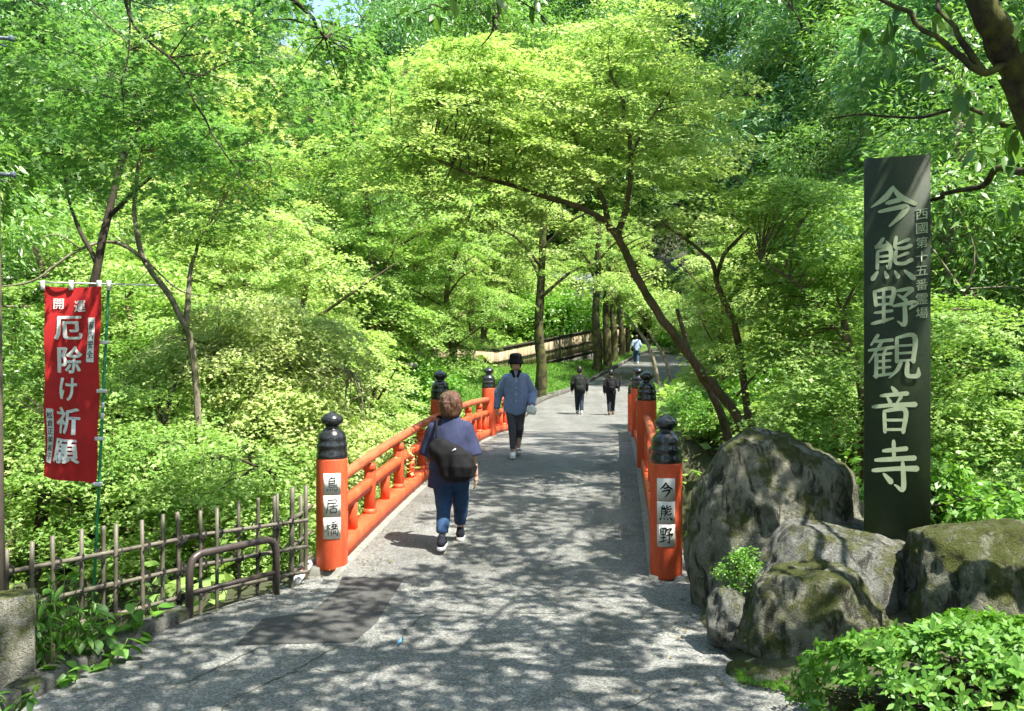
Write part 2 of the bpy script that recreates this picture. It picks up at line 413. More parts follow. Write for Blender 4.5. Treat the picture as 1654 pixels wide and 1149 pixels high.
M['bigleaf'] = leaf_mat('broad_leaf', [(.07, .17, .03), (.11, .23, .04), (.18, .30, .06)], (1.25, 1.35, .5), .42, .05, .4)
M['azalea'] = leaf_mat('azalea_leaf', [(.055, .17, .02), (.10, .25, .03), (.17, .33, .05)], (1.2, 1.25, .6), .4, .025, .5)
M['weed'] = leaf_mat('weed_leaf', [(.09, .24, .03), (.15, .33, .04), (.24, .42, .07)], (1.15, 1.2, .6), .45, .04, .45)
M['skin'] = simple('skin', (.52, .33, .24), .55, .06, 12)
def cloth(name, col, var=.18): return simple(name, col, .85, var, 14, .25, 160, .25, obj=False)

# ------------------------------------------------------------------ the setting: ground, road
C0 = np.array([-0.147, 8.33]); BU = np.array([0.1115, 0.9938]); BR = np.array([0.9938, -0.1115])
SPAN = 5.25; BW = 1.51
def arch(t): return 0.35 * (1 - ((np.asarray(t, float) - 7.6) / 7.9) ** 2)
def Bp(t, w, z): xy = C0 + BU * t + BR * w; return np.array([xy[0], xy[1], z + float(arch(t))])
LX = np.array([(24, -.15), (30, .42), (34, .8), (36.2, 1.3), (38.7, 2.27), (42.8, 3.48), (47.4, 4.65), (51, 5.6), (62.8, 8.6), (75, 13), (90, 21)])
def road_left(d): return np.interp(d, LX[:, 0], LX[:, 1])
def road_right(d): return road_left(d) + np.interp(d, [24, 30, 38, 90], [3.2, 3.5, 3.9, 4.6])
def zr(d): return np.interp(d, [24, 32, 75, 90], [-.05, -.05, 2.75, 3.4])
KL = np.array([(-8, -3.6), (4, -2.95), (5.18, -2.73), (5.68, -2.66), (6.15, -2.56), (6.9, -2.40), (7.6, -2.05), (8.3, -1.75)])
KR = np.array([(-8, 4.5), (4, 2.4), (5.18, 1.85), (5.57, 1.6), (5.85, 1.45), (6.6, 1.42), (7.6, 1.55), (8.3, 1.62)])

def terrain(x, y):
    t = (x - C0[0]) * BU[0] + (y - C0[1]) * BU[1]
    lft = np.interp(y, KL[:, 0], KL[:, 1]) - x                     # metres left of the near kerb
    base = np.where(y < 20, -0.06, 0.0)
    # far side
    eL = road_left(y) - x; eR = x - road_right(y)
    far = zr(y) - .04 + .10 * smooth(.05, .5, eL) + .14 * np.clip(eL - .5, 0, 14) + .0 * eR
    far = far - .25 * smooth(.3, 3, eR) * smooth(60, 30, y)
    base = np.where(y > 20, far, base)
    g = smooth(.15, 3.2, t) * smooth(15.6, 12.6, t)
    gl = smooth(.25, 3.4, lft) * smooth(9.5, 7.5, y)
    gg = np.maximum(g, gl)
    z = base * (1 - gg) - 4.2 * gg
    z = z + np.clip(-x - 8.5, 0, 60) * .42 + np.clip(x - 10 - .06 * np.clip(y, 0, 80), 0, 60) * .40
    hill = np.clip(y - 44, 0, 80) * .16 * smooth(4, 16, eL) + np.clip(y - 40, 0, 80) * .14 * smooth(4, 16, eR)
    z = z + hill + np.clip(y - 78, 0, 50) * .35
    z = z + .18 * fbm(x * .35, y * .35, 0.3, 3, 3) * np.maximum(gg, smooth(2, 5, np.abs(x)) * (y > 20))
    return z
gx = np.concatenate([np.arange(-62, -12, 1.6), np.arange(-12, 14, .4), np.arange(14, 66, 1.6)])
gy = np.concatenate([np.arange(-14, 2, 1.0), np.arange(2, 30, .4), np.arange(30, 125, 1.4)])
GX, GY = np.meshgrid(gx, gy, indexing='ij'); GZ = terrain(GX, GY)
nx, ny = GX.shape; ii = np.arange(nx * ny).reshape(nx, ny)
Q = np.stack([ii[:-1, :-1], ii[1:, :-1], ii[1:, 1:], ii[:-1, 1:]], -1).reshape(-1, 4)
V = np.stack([GX, GY, GZ], -1).reshape(-1, 3)
ground = put('ground', mesh_np('ground', V, [Q]), M['soil'], kind='structure', smooth_sh=True)

def strip(name, ys, L, R, Z, m, k=14, parent=None, kind=None, crown=0.0):
    V = []; n = len(ys)
    for y, l, r, z in zip(ys, L, R, Z):
        for s in np.linspace(0, 1, k): V.append((l + (r - l) * s, y, z + crown * (1 - (2 * s - 1) ** 2)))
    i = np.arange(n * k).reshape(n, k)
    Q = np.stack([i[:-1, :-1], i[:-1, 1:], i[1:, 1:], i[1:, :-1]], -1).reshape(-1, 4)
    return put(name, mesh_np(name, np.array(V), [Q]), m, parent, kind, True)
ys = np.arange(-8, 8.36, .3)
road = strip('road', ys, np.interp(ys, KL[:, 0], KL[:, 1]), np.interp(ys, KR[:, 0], KR[:, 1]), ys * 0, M['road'], kind='structure')
ys = np.concatenate([np.arange(23.75, 40, .5), np.arange(40, 90, 1.5)])
far_road = strip('far_road', ys, road_left(ys), road_right(ys), zr(ys) + .004, M['deck'], kind='structure')
def flat_poly(name, pts, z, m, parent):
    V = np.array([G(px, py, z) for px, py in pts]); V[:, 2] = z
    return put(name, mesh_np(name, V, [np.arange(len(V))[None]]), m, parent)
flat_poly('asphalt_patch', [(380, 1042), (572, 1037), (608, 1006), (661, 921), (558, 921), (543, 953), (505, 988), (425, 999)], .004, M['patch'], road)
def crack(pts, w, z=.004, m='crack', seed=0, jit=.012):
    A = spline([G(px, py, z) for px, py in pts], 7); A[:, 2] = z; r = np.random.default_rng(seed)
    A[:, :2] += r.normal(0, jit, (len(A), 2)); W = w * r.uniform(.4, 1.3, len(A)); W[[0, -1]] = .001
    T = np.gradient(A, axis=0); Nn = np.stack([T[:, 1], -T[:, 0], 0 * T[:, 0]], -1); Nn /= np.linalg.norm(Nn, axis=1)[:, None] + 1e-9
    V = np.concatenate([A - Nn * W[:, None], A + Nn * W[:, None]]); n = len(A); i = np.arange(n - 1)
    return put('road_crack' if m == 'crack' else 'paint_mark', mesh_np('crack', V, [np.stack([i, i + n, i + n + 1, i + 1], -1)]), M[m], road)
crack([(420, 1044), (345, 1082), (275, 1113)], .007, seed=1)
crack([(550, 1041), (497, 1070), (470, 1086), (415, 1112), (350, 1149), (300, 1180)], .007, seed=2)
crack([(608, 991), (760, 990), (900, 991), (1020, 992), (1118, 994)], .004, seed=3, jit=.004)
crack([(690, 990), (662, 1015), (640, 1046)], .005, seed=4)
crack([(470, 1086), (520, 1082), (580, 1088)], .005, seed=5)
crack([(1010, 1149), (1060, 1120), (1100, 1110)], .005, seed=6)
crack([(722, 908), (717, 931)], .012, m='bluepaint', seed=7, jit=.002)
crack([(652, 1030), (640, 1042)], .012, m='bluepaint', seed=8, jit=.002)
crack([(556, 915), (572, 912)], .010, m='bluepaint', seed=9, jit=.002)

# ground of the planted corner under the stones, and its low edging stones
V = []; Fs = []
ring = [G(1112, 1000), G(1178, 1082), G(1232, 1108), G(1300, 1128), G(1360, 1150), (2.6, 4.2, 0), (4.5, 2.5, 0), (9, 3.5, 0), (9, 8.4, 0), (1.72, 8.45, 0), (1.66, 7.9, 0)]
nr = len(ring); ctr = np.array([3.6, 6.2, .34])
for k, f in enumerate((1.0, .93, .7, .35)):
    for q in ring:
        q = np.array(q, float); p = ctr + (q - ctr) * f; p[2] = (-.05, .06, .20, .30)[k]; V.append(p)
V.append(ctr)
for k in range(3):
    for i in range(nr): j = (i + 1) % nr; Fs.append((k * nr + i, k * nr + j, k * nr + nr + j, k * nr + nr + i))
for i in range(nr): Fs.append((3 * nr + i, 3 * nr + (i + 1) % nr, 4 * nr))
bed = put('planting_bed', MB().add(V, Fs).mesh('planting_bed'), M['soil'], kind='structure', smooth_sh=True)

# kerb on the left, stone by stone
kerb = thing('kerb', 'worn grey stone kerb beside the leafy plants at the road edge', 'kerb', (-2.7, 5.5, 0))
cuts = [2.9, 3.75, 4.55, 5.2, 5.82, 6.42, 6.95]
for a, b in zip(cuts[:-1], cuts[1:]):
    p0 = np.array([np.interp(a + .012, KL[:, 0], KL[:, 1]) - .075, a + .012, .02]); p1 = np.array([np.interp(b - .012, KL[:, 0], KL[:, 1]) - .075, b - .012, .02])
    u = (p1 - p0); L = np.linalg.norm(u); u /= L; s_ = np.array([u[1], -u[0], 0])
    part_of(put('kerb_stone', MB().box((p0 + p1) / 2 + (0, 0, random.uniform(-.012, .012)), (.085 + random.uniform(-.008, .008), L / 2, .075), [s_, u, (0, 0, 1)], bev=.014).mesh('kerb_stone'), M['kerb'], None), kerb)

# far kerb: low uneven edging along the far road
fk = thing('far_kerb', 'low dark edging along the grass bank of the far road', 'kerb', (1.5, 36, .2))
ky = np.arange(25, 70, 1.5)
for a, b in zip(ky[:-1], ky[1:]):
    p0 = np.array([road_left(a) - .08, a, zr(a) + .05]); p1 = np.array([road_left(b) - .08, b - .03, zr(b) + .05]); u = p1 - p0; L = np.linalg.norm(u); u /= L
    s_ = np.cross(u, (0, 0, 1)); s_ /= np.linalg.norm(s_)
    part_of(put('edging_stone', MB().box((p0 + p1) / 2, (.09, L / 2, .11 + random.uniform(-.02, .02)), [s_, u, np.cross(s_, u)], bev=.02).mesh('edging_stone'), M['kerb'], None), fk)

# grass bank left of the far road
ys = np.concatenate([np.arange(24.5, 78, 1.2)])
strip('grass_bank', ys, road_left(ys) - 4.5, road_left(ys) - .15, terrain(road_left(ys) - .4, ys) * 0 + zr(ys) + .10, M['grass_bank'], k=9, kind='structure')
ob = bpy.data.objects['grass_bank'].data
co = np.zeros(len(ob.vertices) * 3); ob.vertices.foreach_get('co', co); co = co.reshape(-1, 3)
co[:, 2] = terrain(co[:, 0], co[:, 1]) + .03; ob.vertices.foreach_set('co', co.ravel())

# ------------------------------------------------------------------ lettering
def glyphs(body, bold=.012, slant=.10):
    c = bpy.data.curves.new('t', 'FONT'); c.body = body; c.offset = 0; c.resolution_u = 3; c.align_x = 'CENTER'
    o = bpy.data.objects.new('t', c); COL.objects.link(o)
    me = bpy.data.meshes.new_from_object(o.evaluated_get(bpy.context.evaluated_depsgraph_get()))
    n = len(me.vertices); V = np.zeros(n * 3); me.vertices.foreach_get('co', V); V = V.reshape(-1, 3)
    Fs = [tuple(p.vertices) for p in me.polygons]
    bpy.data.objects.remove(o); bpy.data.curves.remove(c); bpy.data.meshes.remove(me)
    lo, hi = V[:, :2].min(0), V[:, :2].max(0); V[:, :2] = (V[:, :2] - (lo + hi) / 2) / max(hi - lo)
    V[:, 1] += slant * V[:, 0]
    V0 = V.copy(); F0 = list(Fs); out = [V0]
    for k, (a, b) in enumerate(((1, 1), (-1, 1), (1, -1), (-1, -1), (1.5, 0), (-1.5, 0))):
        W = V0 + np.array([a * bold, b * bold * .7, .004 * (k + 1)]); out.append(W); Fs = Fs + [tuple(i + len(V0) * (k + 1) for i in f) for f in F0]
    return np.concatenate(out), Fs
BRUSH = {
 '今': [[(.5,.97,.05),(.33,.72,.085),(.03,.5,.02)],[(.5,.95,.04),(.66,.72,.08),(.97,.53,.06)],[(.36,.58,.06),(.64,.65,.075)],[(.2,.38,.05),(.5,.44,.065),(.78,.47,.08),(.68,.28,.08),(.42,.02,.03)]],
 '熊': [[(.30,.97,.05),(.17,.80,.05),(.12,.77,.05),(.42,.82,.05)],[(.36,.9,.03),(.47,.75,.055)],[(.17,.68,.05),(.16,.28,.05)],[(.17,.68,.04),(.45,.71,.065),(.43,.3,.05),(.37,.34,.03)],[(.2,.55,.035),(.42,.57,.035)],[(.2,.43,.035),(.42,.45,.035)],[(.86,.93,.055),(.6,.83,.03)],[(.58,.99,.055),(.56,.76,.05),(.74,.73,.05),(.9,.78,.06)],[(.84,.62,.05),(.6,.53,.03)],[(.58,.67,.055),(.56,.42,.05),(.74,.38,.05),(.92,.46,.06)],[(.17,.21,.04),(.06,.05,.075)],[(.33,.21,.03),(.38,.08,.065)],[(.55,.21,.03),(.62,.08,.065)],[(.76,.22,.035),(.95,.05,.085)]],
 '野': [[(.08,.92,.055),(.12,.55,.055)],[(.09,.92,.045),(.5,.97,.07),(.45,.57,.055)],[(.13,.75,.04),(.45,.77,.04)],[(.13,.57,.04),(.46,.59,.04)],[(.29,.92,.05),(.29,.12,.05)],[(.09,.36,.045),(.47,.41,.05)],[(.03,.08,.05),(.25,.14,.06),(.5,.22,.03)],[(.58,.92,.05),(.91,.96,.065),(.72,.74,.04)],[(.60,.82,.035),(.78,.67,.06)],[(.5,.53,.05),(.98,.61,.075),(.86,.45,.03)],[(.75,.57,.06),(.75,.06,.065),(.6,.13,.025)]],
 '観': [[(.2,.99,.055),(.06,.76,.025)],[(.14,.84,.045),(.48,.88,.05)],[(.02,.64,.045),(.5,.71,.05)],[(.28,.84,.05),(.02,.36,.02)],[(.17,.55,.05),(.16,.02,.05)],[(.36,.68,.04),(.31,.55,.035)],[(.17,.53,.035),(.46,.57,.04)],[(.17,.38,.035),(.44,.41,.035)],[(.17,.23,.035),(.44,.26,.035)],[(.12,.05,.045),(.5,.11,.04)],[(.31,.55,.04),(.31,.1,.04)],[(.57,.93,.05),(.57,.38,.05)],[(.57,.93,.04),(.91,.96,.065),(.89,.38,.055)],[(.59,.74,.035),(.87,.76,.035)],[(.59,.57,.035),(.87,.59,.035)],[(.58,.4,.035),(.88,.42,.035)],[(.65,.38,.05),(.58,.2,.05),(.42,.01,.02)],[(.78,.38,.05),(.77,.1,.06),(.86,.05,.06),(.98,.08,.065),(.99,.24,.02)]],
 '音': [[(.45,1.0,.04),(.55,.88,.075)],[(.2,.80,.05),(.8,.86,.065)],[(.35,.77,.035),(.42,.65,.06)],[(.67,.79,.055),(.57,.65,.03)],[(.02,.55,.055),(.5,.6,.055),(.98,.62,.075)],[(.28,.46,.055),(.3,.0,.055)],[(.28,.46,.045),(.75,.50,.07),(.71,.0,.055)],[(.31,.26,.04),(.7,.27,.04)],[(.31,.05,.04),(.7,.06,.04)]],
 '寺': [[(.25,.80,.05),(.76,.86,.06)],[(.48,1.0,.06),(.49,.66,.05)],[(.08,.61,.055),(.94,.68,.065)],[(.02,.40,.055),(.5,.45,.055),(.99,.47,.075)],[(.68,.58,.06),(.69,.06,.07),(.5,.13,.02)],[(.26,.34,.04),(.42,.19,.08)]],
}
THIN = {
 '鳥': [[(.52,1.0),(.42,.9)],[(.28,.88),(.28,.3)],[(.28,.88),(.72,.9),(.71,.56)],[(.3,.73),(.7,.74)],[(.3,.57),(.71,.58)],[(.3,.44),(.92,.46)],[(.28,.3),(.9,.32),(.86,.08),(.74,.05)],[(.2,.2),(.1,.05)],[(.35,.2),(.37,.08)],[(.5,.2),(.54,.09)],[(.65,.2),(.70,.1)]],
 '居': [[(.2,.92),(.84,.94),(.8,.72)],[(.2,.72),(.8,.73)],[(.2,.92),(.19,.5),(.04,.03)],[(.3,.50),(.97,.55)],[(.6,.67),(.6,.36)],[(.4,.34),(.41,.02)],[(.4,.34),(.84,.36),(.81,.02)],[(.42,.07),(.8,.08)]],
 '橋': [[(.0,.67),(.38,.73)],[(.2,1.0),(.2,.0)],[(.2,.64),(.02,.32)],[(.22,.6),(.37,.45)],[(.84,.99),(.5,.9)],[(.42,.77),(.99,.81)],[(.68,.92),(.62,.74),(.42,.58)],[(.72,.78),(.98,.60)],[(.58,.64),(.58,.51)],[(.58,.64),(.8,.65),(.79,.51)],[(.58,.53),(.79,.53)],[(.46,.44),(.46,.0)],[(.46,.44),(.95,.46),(.93,.04),(.85,.07)],[(.6,.32),(.6,.13)],[(.6,.32),(.79,.33),(.78,.13)],[(.6,.16),(.78,.16)]],
}
for k_, v_ in THIN.items(): BRUSH[k_] = [[(x, y, .040 if q else .034) for q, (x, y) in enumerate(st_)] for st_ in v_]
def brush(ch):
    V = []; Fs = []; n0 = 0
    for si, s in enumerate(BRUSH[ch]):
        A = spline(np.array(s), 6); p = A[:, :2].copy(); w = A[:, 2] * 1.3
        w[0] *= .75; T = np.gradient(p, axis=0); T /= np.linalg.norm(T, axis=1)[:, None] + 1e-9
        # start and end overshoot like a pressed brush
        p = np.vstack([p[0] - T[0] * w[0] * .5, p, p[-1] + T[-1] * w[-1] * .5]); T = np.vstack([T[:1], T, T[-1:]]); w = np.concatenate([[w[0] * .55], w, [w[-1] * .45]])
        Nn = np.stack([-T[:, 1], T[:, 0]], -1); m = len(p); zz = np.full(m, .0012 * si)
        a = np.column_stack([p + Nn * w[:, None] * .62, zz]); b = np.column_stack([p - Nn * w[:, None] * .62, zz])
        V += [a, b]; Fs += [(n0 + i, n0 + m + i, n0 + m + i + 1, n0 + i + 1) for i in range(m - 1)]; n0 += 2 * m
    V = np.concatenate(V); V[:, :2] -= .5
    return V, Fs
def place_glyph(name, g, o, ex, ey, en, w, h, m, parent, warp=None):
    V, Fs = g; W = np.asarray(o) + np.outer(V[:, 0] * w, ex) + np.outer(V[:, 1] * h, ey) + np.outer(V[:, 2] * w, en)
    if warp is not None: W = warp(W)
    return part_of(put(name, MB().add(W, Fs).mesh(name), m, None), parent)

# ------------------------------------------------------------------ the red bridge
bridge = thing('arched_bridge', 'arched vermilion railed bridge with black onion-capped posts', 'bridge', tuple(Bp(0, 0, 0)))
ts = np.arange(-.85, 15.95, .35)
V = []; k = 12
for t in ts:
    for w in np.linspace(-1.36, 1.36, k): V.append(Bp(t, w, .004))
i = np.arange(len(ts) * k).reshape(len(ts), k)
part_of(put('deck_surface', mesh_np('deck', np.array(V), [np.stack([i[:-1, :-1], i[:-1, 1:], i[1:, 1:], i[1:, :-1]], -1).reshape(-1, 4)]), M['deck'], None, smooth_sh=True), bridge)
def along(w0, w1, z0, z1, t0, t1, name, m, n=None, seg=None):
    """a bar with a rectangular section following the arch"""
    tt = np.linspace(t0, t1, n or max(2, int((t1 - t0) / .4) + 2)); V = []
    for t in tt:
        for w, z in ((w0, z0), (w1, z0), (w1, z1), (w0, z1)): V.append(Bp(t, w, z))
    m_ = len(tt); Fs = [(0, 1, 2, 3), tuple(4 * (m_ - 1) + q for q in (3, 2, 1, 0))]
    for a in range(m_ - 1):
        for q in range(4): Fs.append((4 * a + q, 4 * a + 4 + q, 4 * a + 4 + (q + 1) % 4, 4 * a + (q + 1) % 4))
    return part_of(put(name, MB().add(V, Fs).mesh(name), m, None), bridge)
for s in (-1, 1):
    along(*sorted((s * 1.36, s * 1.72)), -.45, .02, -.12, 15.9, 'edge_strip', M['concrete'])
along(-1.36, 1.36, -.45, -.01, -.12, 15.9, 'deck_slab', M['concrete'])
for s in (-1, 1):
    along(s * 1.25 - .12, s * 1.25 + .12, -.95, -.452, -.1, 15.8, 'girder', M['orange'])
AX = np.array([[BR[0], BR[1], 0], [BU[0], BU[1], 0], [0, 0, 1]])
post_prof = [(.135, -.02), (.142, .0), (.142, .97), (.138, .99), (.11, 1.0)]
capp = [(.139, .985), (.143, 1.0), (.143, 1.03), (.136, 1.045), (.136, 1.085), (.141, 1.095), (.139, 1.115), (.131, 1.125), (.127, 1.155), (.13, 1.165), (.126, 1.185), (.112, 1.215), (.085, 1.245), (.062, 1.262), (.06, 1.275), (.064, 1.285), (.088, 1.297), (.102, 1.318), (.104, 1.335), (.096, 1.357), (.075, 1.38), (.045, 1.395), (.022, 1.405), (.008, 1.416)]
pm = MB().lathe(post_prof, n=32).mesh('post'); cm = MB().lathe(capp, n=32).mesh('cap')
pm.materials.append(M['orange']); cm.materials.append(M['cap'])
for me in (pm, cm): me.polygons.foreach_set('use_smooth', np.ones(len(me.polygons), bool))
posts = {}
for s in (-1, 1):
    for k in range(4):
        p = Bp(k * SPAN, s * BW, 0)
        po = bpy.data.objects.new('post', pm); COL.objects.link(po); po.location = Vector(p) - Vector(bridge.location); po.parent = bridge
        c = bpy.data.objects.new('cap', cm); COL.objects.link(c); c.parent = po
        posts[s, k] = (po, p)
def name_plates(s, chars):
    po, p = posts[s, 0]
    to = np.array([0, 0.]) - p[:2]; to /= np.linalg.norm(to); n3 = np.array([to[0], to[1], 0]); ex = np.array([-to[1], to[0], 0]); up = np.array([0, 0, 1.])
    for q, ch in enumerate(chars):
        zc = .765 - q * .199
        V = []; a = .074                                # plate bent round the post
        for z in (-.097, .097):
            for th in np.linspace(-.56, .56, 9):
                V.append(n3 * math.cos(th) * .147 + ex * math.sin(th) * .147 + up * (zc + z))
        for z in (-.097, .097):
            for th in np.linspace(-.56, .56, 9):
                V.append(n3 * math.cos(th) * .139 + ex * math.sin(th) * .139 + up * (zc + z))
        Fs = [(i, i + 1, i + 10, i + 9) for i in range(8)] + [(i + 9, i + 10, i + 28, i + 27) for i in range(8)] + [(i, i + 18, i + 19, i + 1) for i in range(8)] + [(0, 9, 27, 18), (8, 26, 35, 17)]
        put('name_plate', MB().add(V, Fs).mesh('name_plate'), M['plate'], po)
        g = brush(ch) if ch in BRUSH else glyphs(ch, .006, .12)
        W = np.outer(g[0][:, 0] * .115, ex) + np.outer(g[0][:, 1] * .135 + zc, up)
        x = g[0][:, 0] * .115; th = x / .149
        W = np.outer(np.sin(th) * (.149 + g[0][:, 2] * .03), ex) + np.outer(np.cos(th) * (.1495 + g[0][:, 2] * .03), n3) + np.outer(g[0][:, 1] * .135 + zc, up)
        put('character', MB().add(W, g[1]).mesh('character'), M['ink'], po)
name_plates(-1, '鳥居橋'); name_plates(1, '今熊野')
# railings
bal = MB().box((0, 0, .42), (.052, .052, .265), bev=.008).box((0, 0, .655), (.062, .062, .034), taper=.8, bev=.006).box((0, 0, .18), (.066, .066, .03), taper=.8).mesh('baluster'); bal.materials.append(M['orange'])
stt = MB().box((0, 0, .29), (.046, .04, .135), bev=.007).mesh('strut'); stt.materials.append(M['orange'])
for s in (-1, 1):
    w = s * BW
    for k in range(3):
        a, b = k * SPAN + .13, (k + 1) * SPAN - .13
        along(w - .085, w + .085, .02, .165, a, b, 'bottom_beam', M['orange'])
        along(w - .042, w + .042, .425, .535, a, b, 'middle_rail', M['orange'])
        tt = np.linspace(a - .02, b + .02, 15)
        part_of(put('top_rail', MB().tube([Bp(t, w, .75) for t in tt], .052, 14).mesh('top_rail'), M['rail_worn'], None, smooth_sh=True), bridge)
        for q in range(8):
            t = k * SPAN + SPAN * (q + .5) / 8 if q % 2 == 0 else 0
        for q in range(1, 8):
            t = k * SPAN + SPAN * q / 8; p = Bp(t, w, 0)
            o = bpy.data.objects.new('baluster' if q % 2 == 0 else 'strut', bal if q % 2 == 0 else stt); COL.objects.link(o)
            o.parent = bridge; o.location = Vector(p) - Vector(bridge.location); o.rotation_euler = (0, 0, -math.atan2(BU[0], BU[1]))
        for t in (k * SPAN + SPAN / 16, (k + 1) * SPAN - SPAN / 16):
            o = bpy.data.objects.new('strut', stt); COL.objects.link(o); o.parent = bridge; o.location = Vector(Bp(t, w, 0)) - Vector(bridge.location); o.rotation_euler = (0, 0, -math.atan2(BU[0], BU[1]))
# abutments
for t0, t1 in ((-.6, -.13), (15.92, 16.6)):
    along(-1.9, 1.9, -4.5, -.1, t0, t1, 'abutment', M['concrete'])

# ------------------------------------------------------------------ bamboo fence, steel hoop, bollard, left pole
fence = thing('bamboo_fence', 'open bamboo lattice fence tied with black twine above the ravine', 'fence', (-2.5, 7.1, -.1))
FP = np.array([(-3.62, 5.2), (-3.25, 5.9), (-2.88, 6.5), (-2.5, 7.1), (-1.86, 7.78)])
def fence_at(px):                                     # depth on the fence line where the photo column px cuts it
    k = (px - CX) / F
    for (x0, y0), (x1, y1) in zip(FP[:-1], FP[1:]):
        den = (x1 - x0) - k * (y1 - y0); s_ = (k * y0 - x0) / den
        if -.02 <= s_ <= 1.02: return np.array([x0 + s_ * (x1 - x0), y0 + s_ * (y1 - y0)])
    return FP[0] if px < 0 else FP[-1]
bm = {}
def cane(p, z0, z1, r, lean=(0, 0)):
    nn = 7; zs = np.linspace(z0, z1, nn); mb = MB()
    pts = []; rr = []
    nodes = np.arange(z0 + random.uniform(.05, .3), z1 - .03, random.uniform(.24, .32))
    allz = sorted(set([z0, z1] + [q for n_ in nodes for q in (n_ - .012, n_, n_ + .012)]))
    for z in allz:
        isn = any(abs(z - n_) < .001 for n_ in nodes)
        pts.append((p[0] + lean[0] * (z - z0), p[1] + lean[1] * (z - z0), z)); rr.append(r * (1.13 if isn else 1))
    mb.tube(pts, rr, 10)
    return part_of(put('cane', mb.mesh('cane'), M['bamboo'], None, smooth_sh=True), fence)
px_canes = [(-30, 885), (14, 886), (52, 873), (90, 866), (127, 857), (163, 850), (188, 845), (234, 840), (259, 834), (287, 829), (292, 829), (326, 823), (352, 820), (385, 812), (413, 807), (443, 801), (449, 797), (473, 789)]
for px, ty in px_canes:
    q = fence_at(px); zt = HC - (ty - CY) / F * q[1]
    cane(q + np.array([0, .03 if px % 2 else -.025]), -.35, zt + random.uniform(-.01, .01), .0145 if 470 > px > 0 else .021, (random.uniform(-.012, .012), 0))
for px, ty in ((494, 784), (486, 800)):
    q = np.array([(px - CX) / F * 8.1, 8.1]); cane(q, -.2, HC - (ty - CY) / F * 8.1, .018)
for z in (.56, .335, .115):
    for (x0, y0), (x1, y1) in zip(FP[:-1], FP[1:]):
        A = np.array([x0, y0, z + random.uniform(-.01, .01)]); B = np.array([x1, y1, z + random.uniform(-.01, .01)]); u = (B - A); L = np.linalg.norm(u); u /= L
        pts = []; rr = []; s_ = -.06
        while s_ < L + .06:
            for q, r in ((s_, .0165), (s_ + .11, .0165), (s_ + .122, .019), (s_ + .134, .0165)): pts.append(A + u * q); rr.append(r)
            s_ += .26
        part_of(put('rail', MB().tube(pts, rr, 9).mesh('rail'), M['bamboo'], None, smooth_sh=True), fence)
    A = np.array([-1.86, 7.78, z]); B = np.array([-1.80, 8.35, z + .04])
    part_of(put('rail', MB().tube(spline([A, B], 4), .0165, 9).mesh('rail'), M['bamboo'], None, smooth_sh=True), fence)
tie = MB()
for a in (-.009, 0, .009):
    th = np.linspace(0, 2 * math.pi, 11); tie.tube(np.stack([np.cos(th) * .027 + a, np.sin(th) * .042, np.sin(th + .5) * .024 + a], -1), .0042, 5, caps=False)
tie.tube([(0, -.04, 0), (.012, -.05, -.03), (.008, -.045, -.065)], .0035, 4)
tie = tie.mesh('twine_tie'); tie.materials.append(M['twine'])
for px, ty in px_canes:
    q = fence_at(px)
    for z in (.56, .335, .115):
        o = bpy.data.objects.new('twine_tie', tie); COL.objects.link(o); o.parent = fence
        o.location = Vector((q[0], q[1], z)) - Vector(fence.location); o.rotation_euler = (random.uniform(-.3, .3), random.uniform(-.4, .4), .9 + random.uniform(-.3, .3))

hoop = thing('guard_hoop', 'low dark brown steel hoop barrier in front of the bamboo fence', 'barrier', (-2.15, 7.25, 0))
a = G(306, 998); b = G(446, 960); a[2] = b[2] = 0; zt = .46
pts = np.vstack([[a + (0, 0, -.1)], spline([a + (0, 0, zt - .12), a + (b - a) * .035 + (0, 0, zt - .035), a + (b - a) * .11 + (0, 0, zt)], 4), spline([b + (a - b) * .11 + (0, 0, zt), b + (a - b) * .035 + (0, 0, zt - .035), b + (0, 0, zt - .12)], 4), [b + (0, 0, -.1)]])
part_of(put('bent_tube', MB().tube(pts, .029, 14).mesh('bent_tube'), M['hoop'], None, smooth_sh=True), hoop)
part_of(put('lower_bar', MB().tube([a + (0, 0, .18), b + (0, 0, .18)], .019, 10).mesh('lower_bar'), M['hoop'], None, smooth_sh=True), hoop)
pip = thing('drain_pipe', 'short pale plastic pipe lying by the foot of the bridge post', 'pipe', tuple(G(490, 938)))
part_of(put('tube', MB().tube([G(478, 946) + (0, 0, .04), G(503, 915) + (0, 0, .05)], .04, 12).mesh('tube'), M['plastic'], None, smooth_sh=True), pip)
part_of(put('tape_band', MB().tube([G(486, 936.5) + (0, 0, .043), G(490, 931.5) + (0, 0, .045)], .0415, 12).mesh('tape_band'), M['rail_worn'], None, smooth_sh=True), pip)

bol = thing('concrete_bollard', 'square mossy concrete post with two bolt holes at the kerb', 'bollard', (-2.955, 5.5, 0))
bc = np.array([-2.955, 5.5]); ca, sa = math.cos(.42), math.sin(.42); ax = np.array([[ca, sa, 0], [-sa, ca, 0], [0, 0, 1]])
part_of(put('shaft', MB().box((bc[0], bc[1], .17), (.118, .118, .37), ax, bev=.014).mesh('shaft'), M['bollard'], None), bol)
for z in (.39, .15):
    c = np.array([bc[0], bc[1], z]) + ax[0] * .1185 - ax[1] * .01
    part_of(put('bolt_hole', MB().tube([c - ax[0] * .006, c + ax[0] * .002], .02, 12).mesh('bolt_hole'), M['ink'], None), bol)

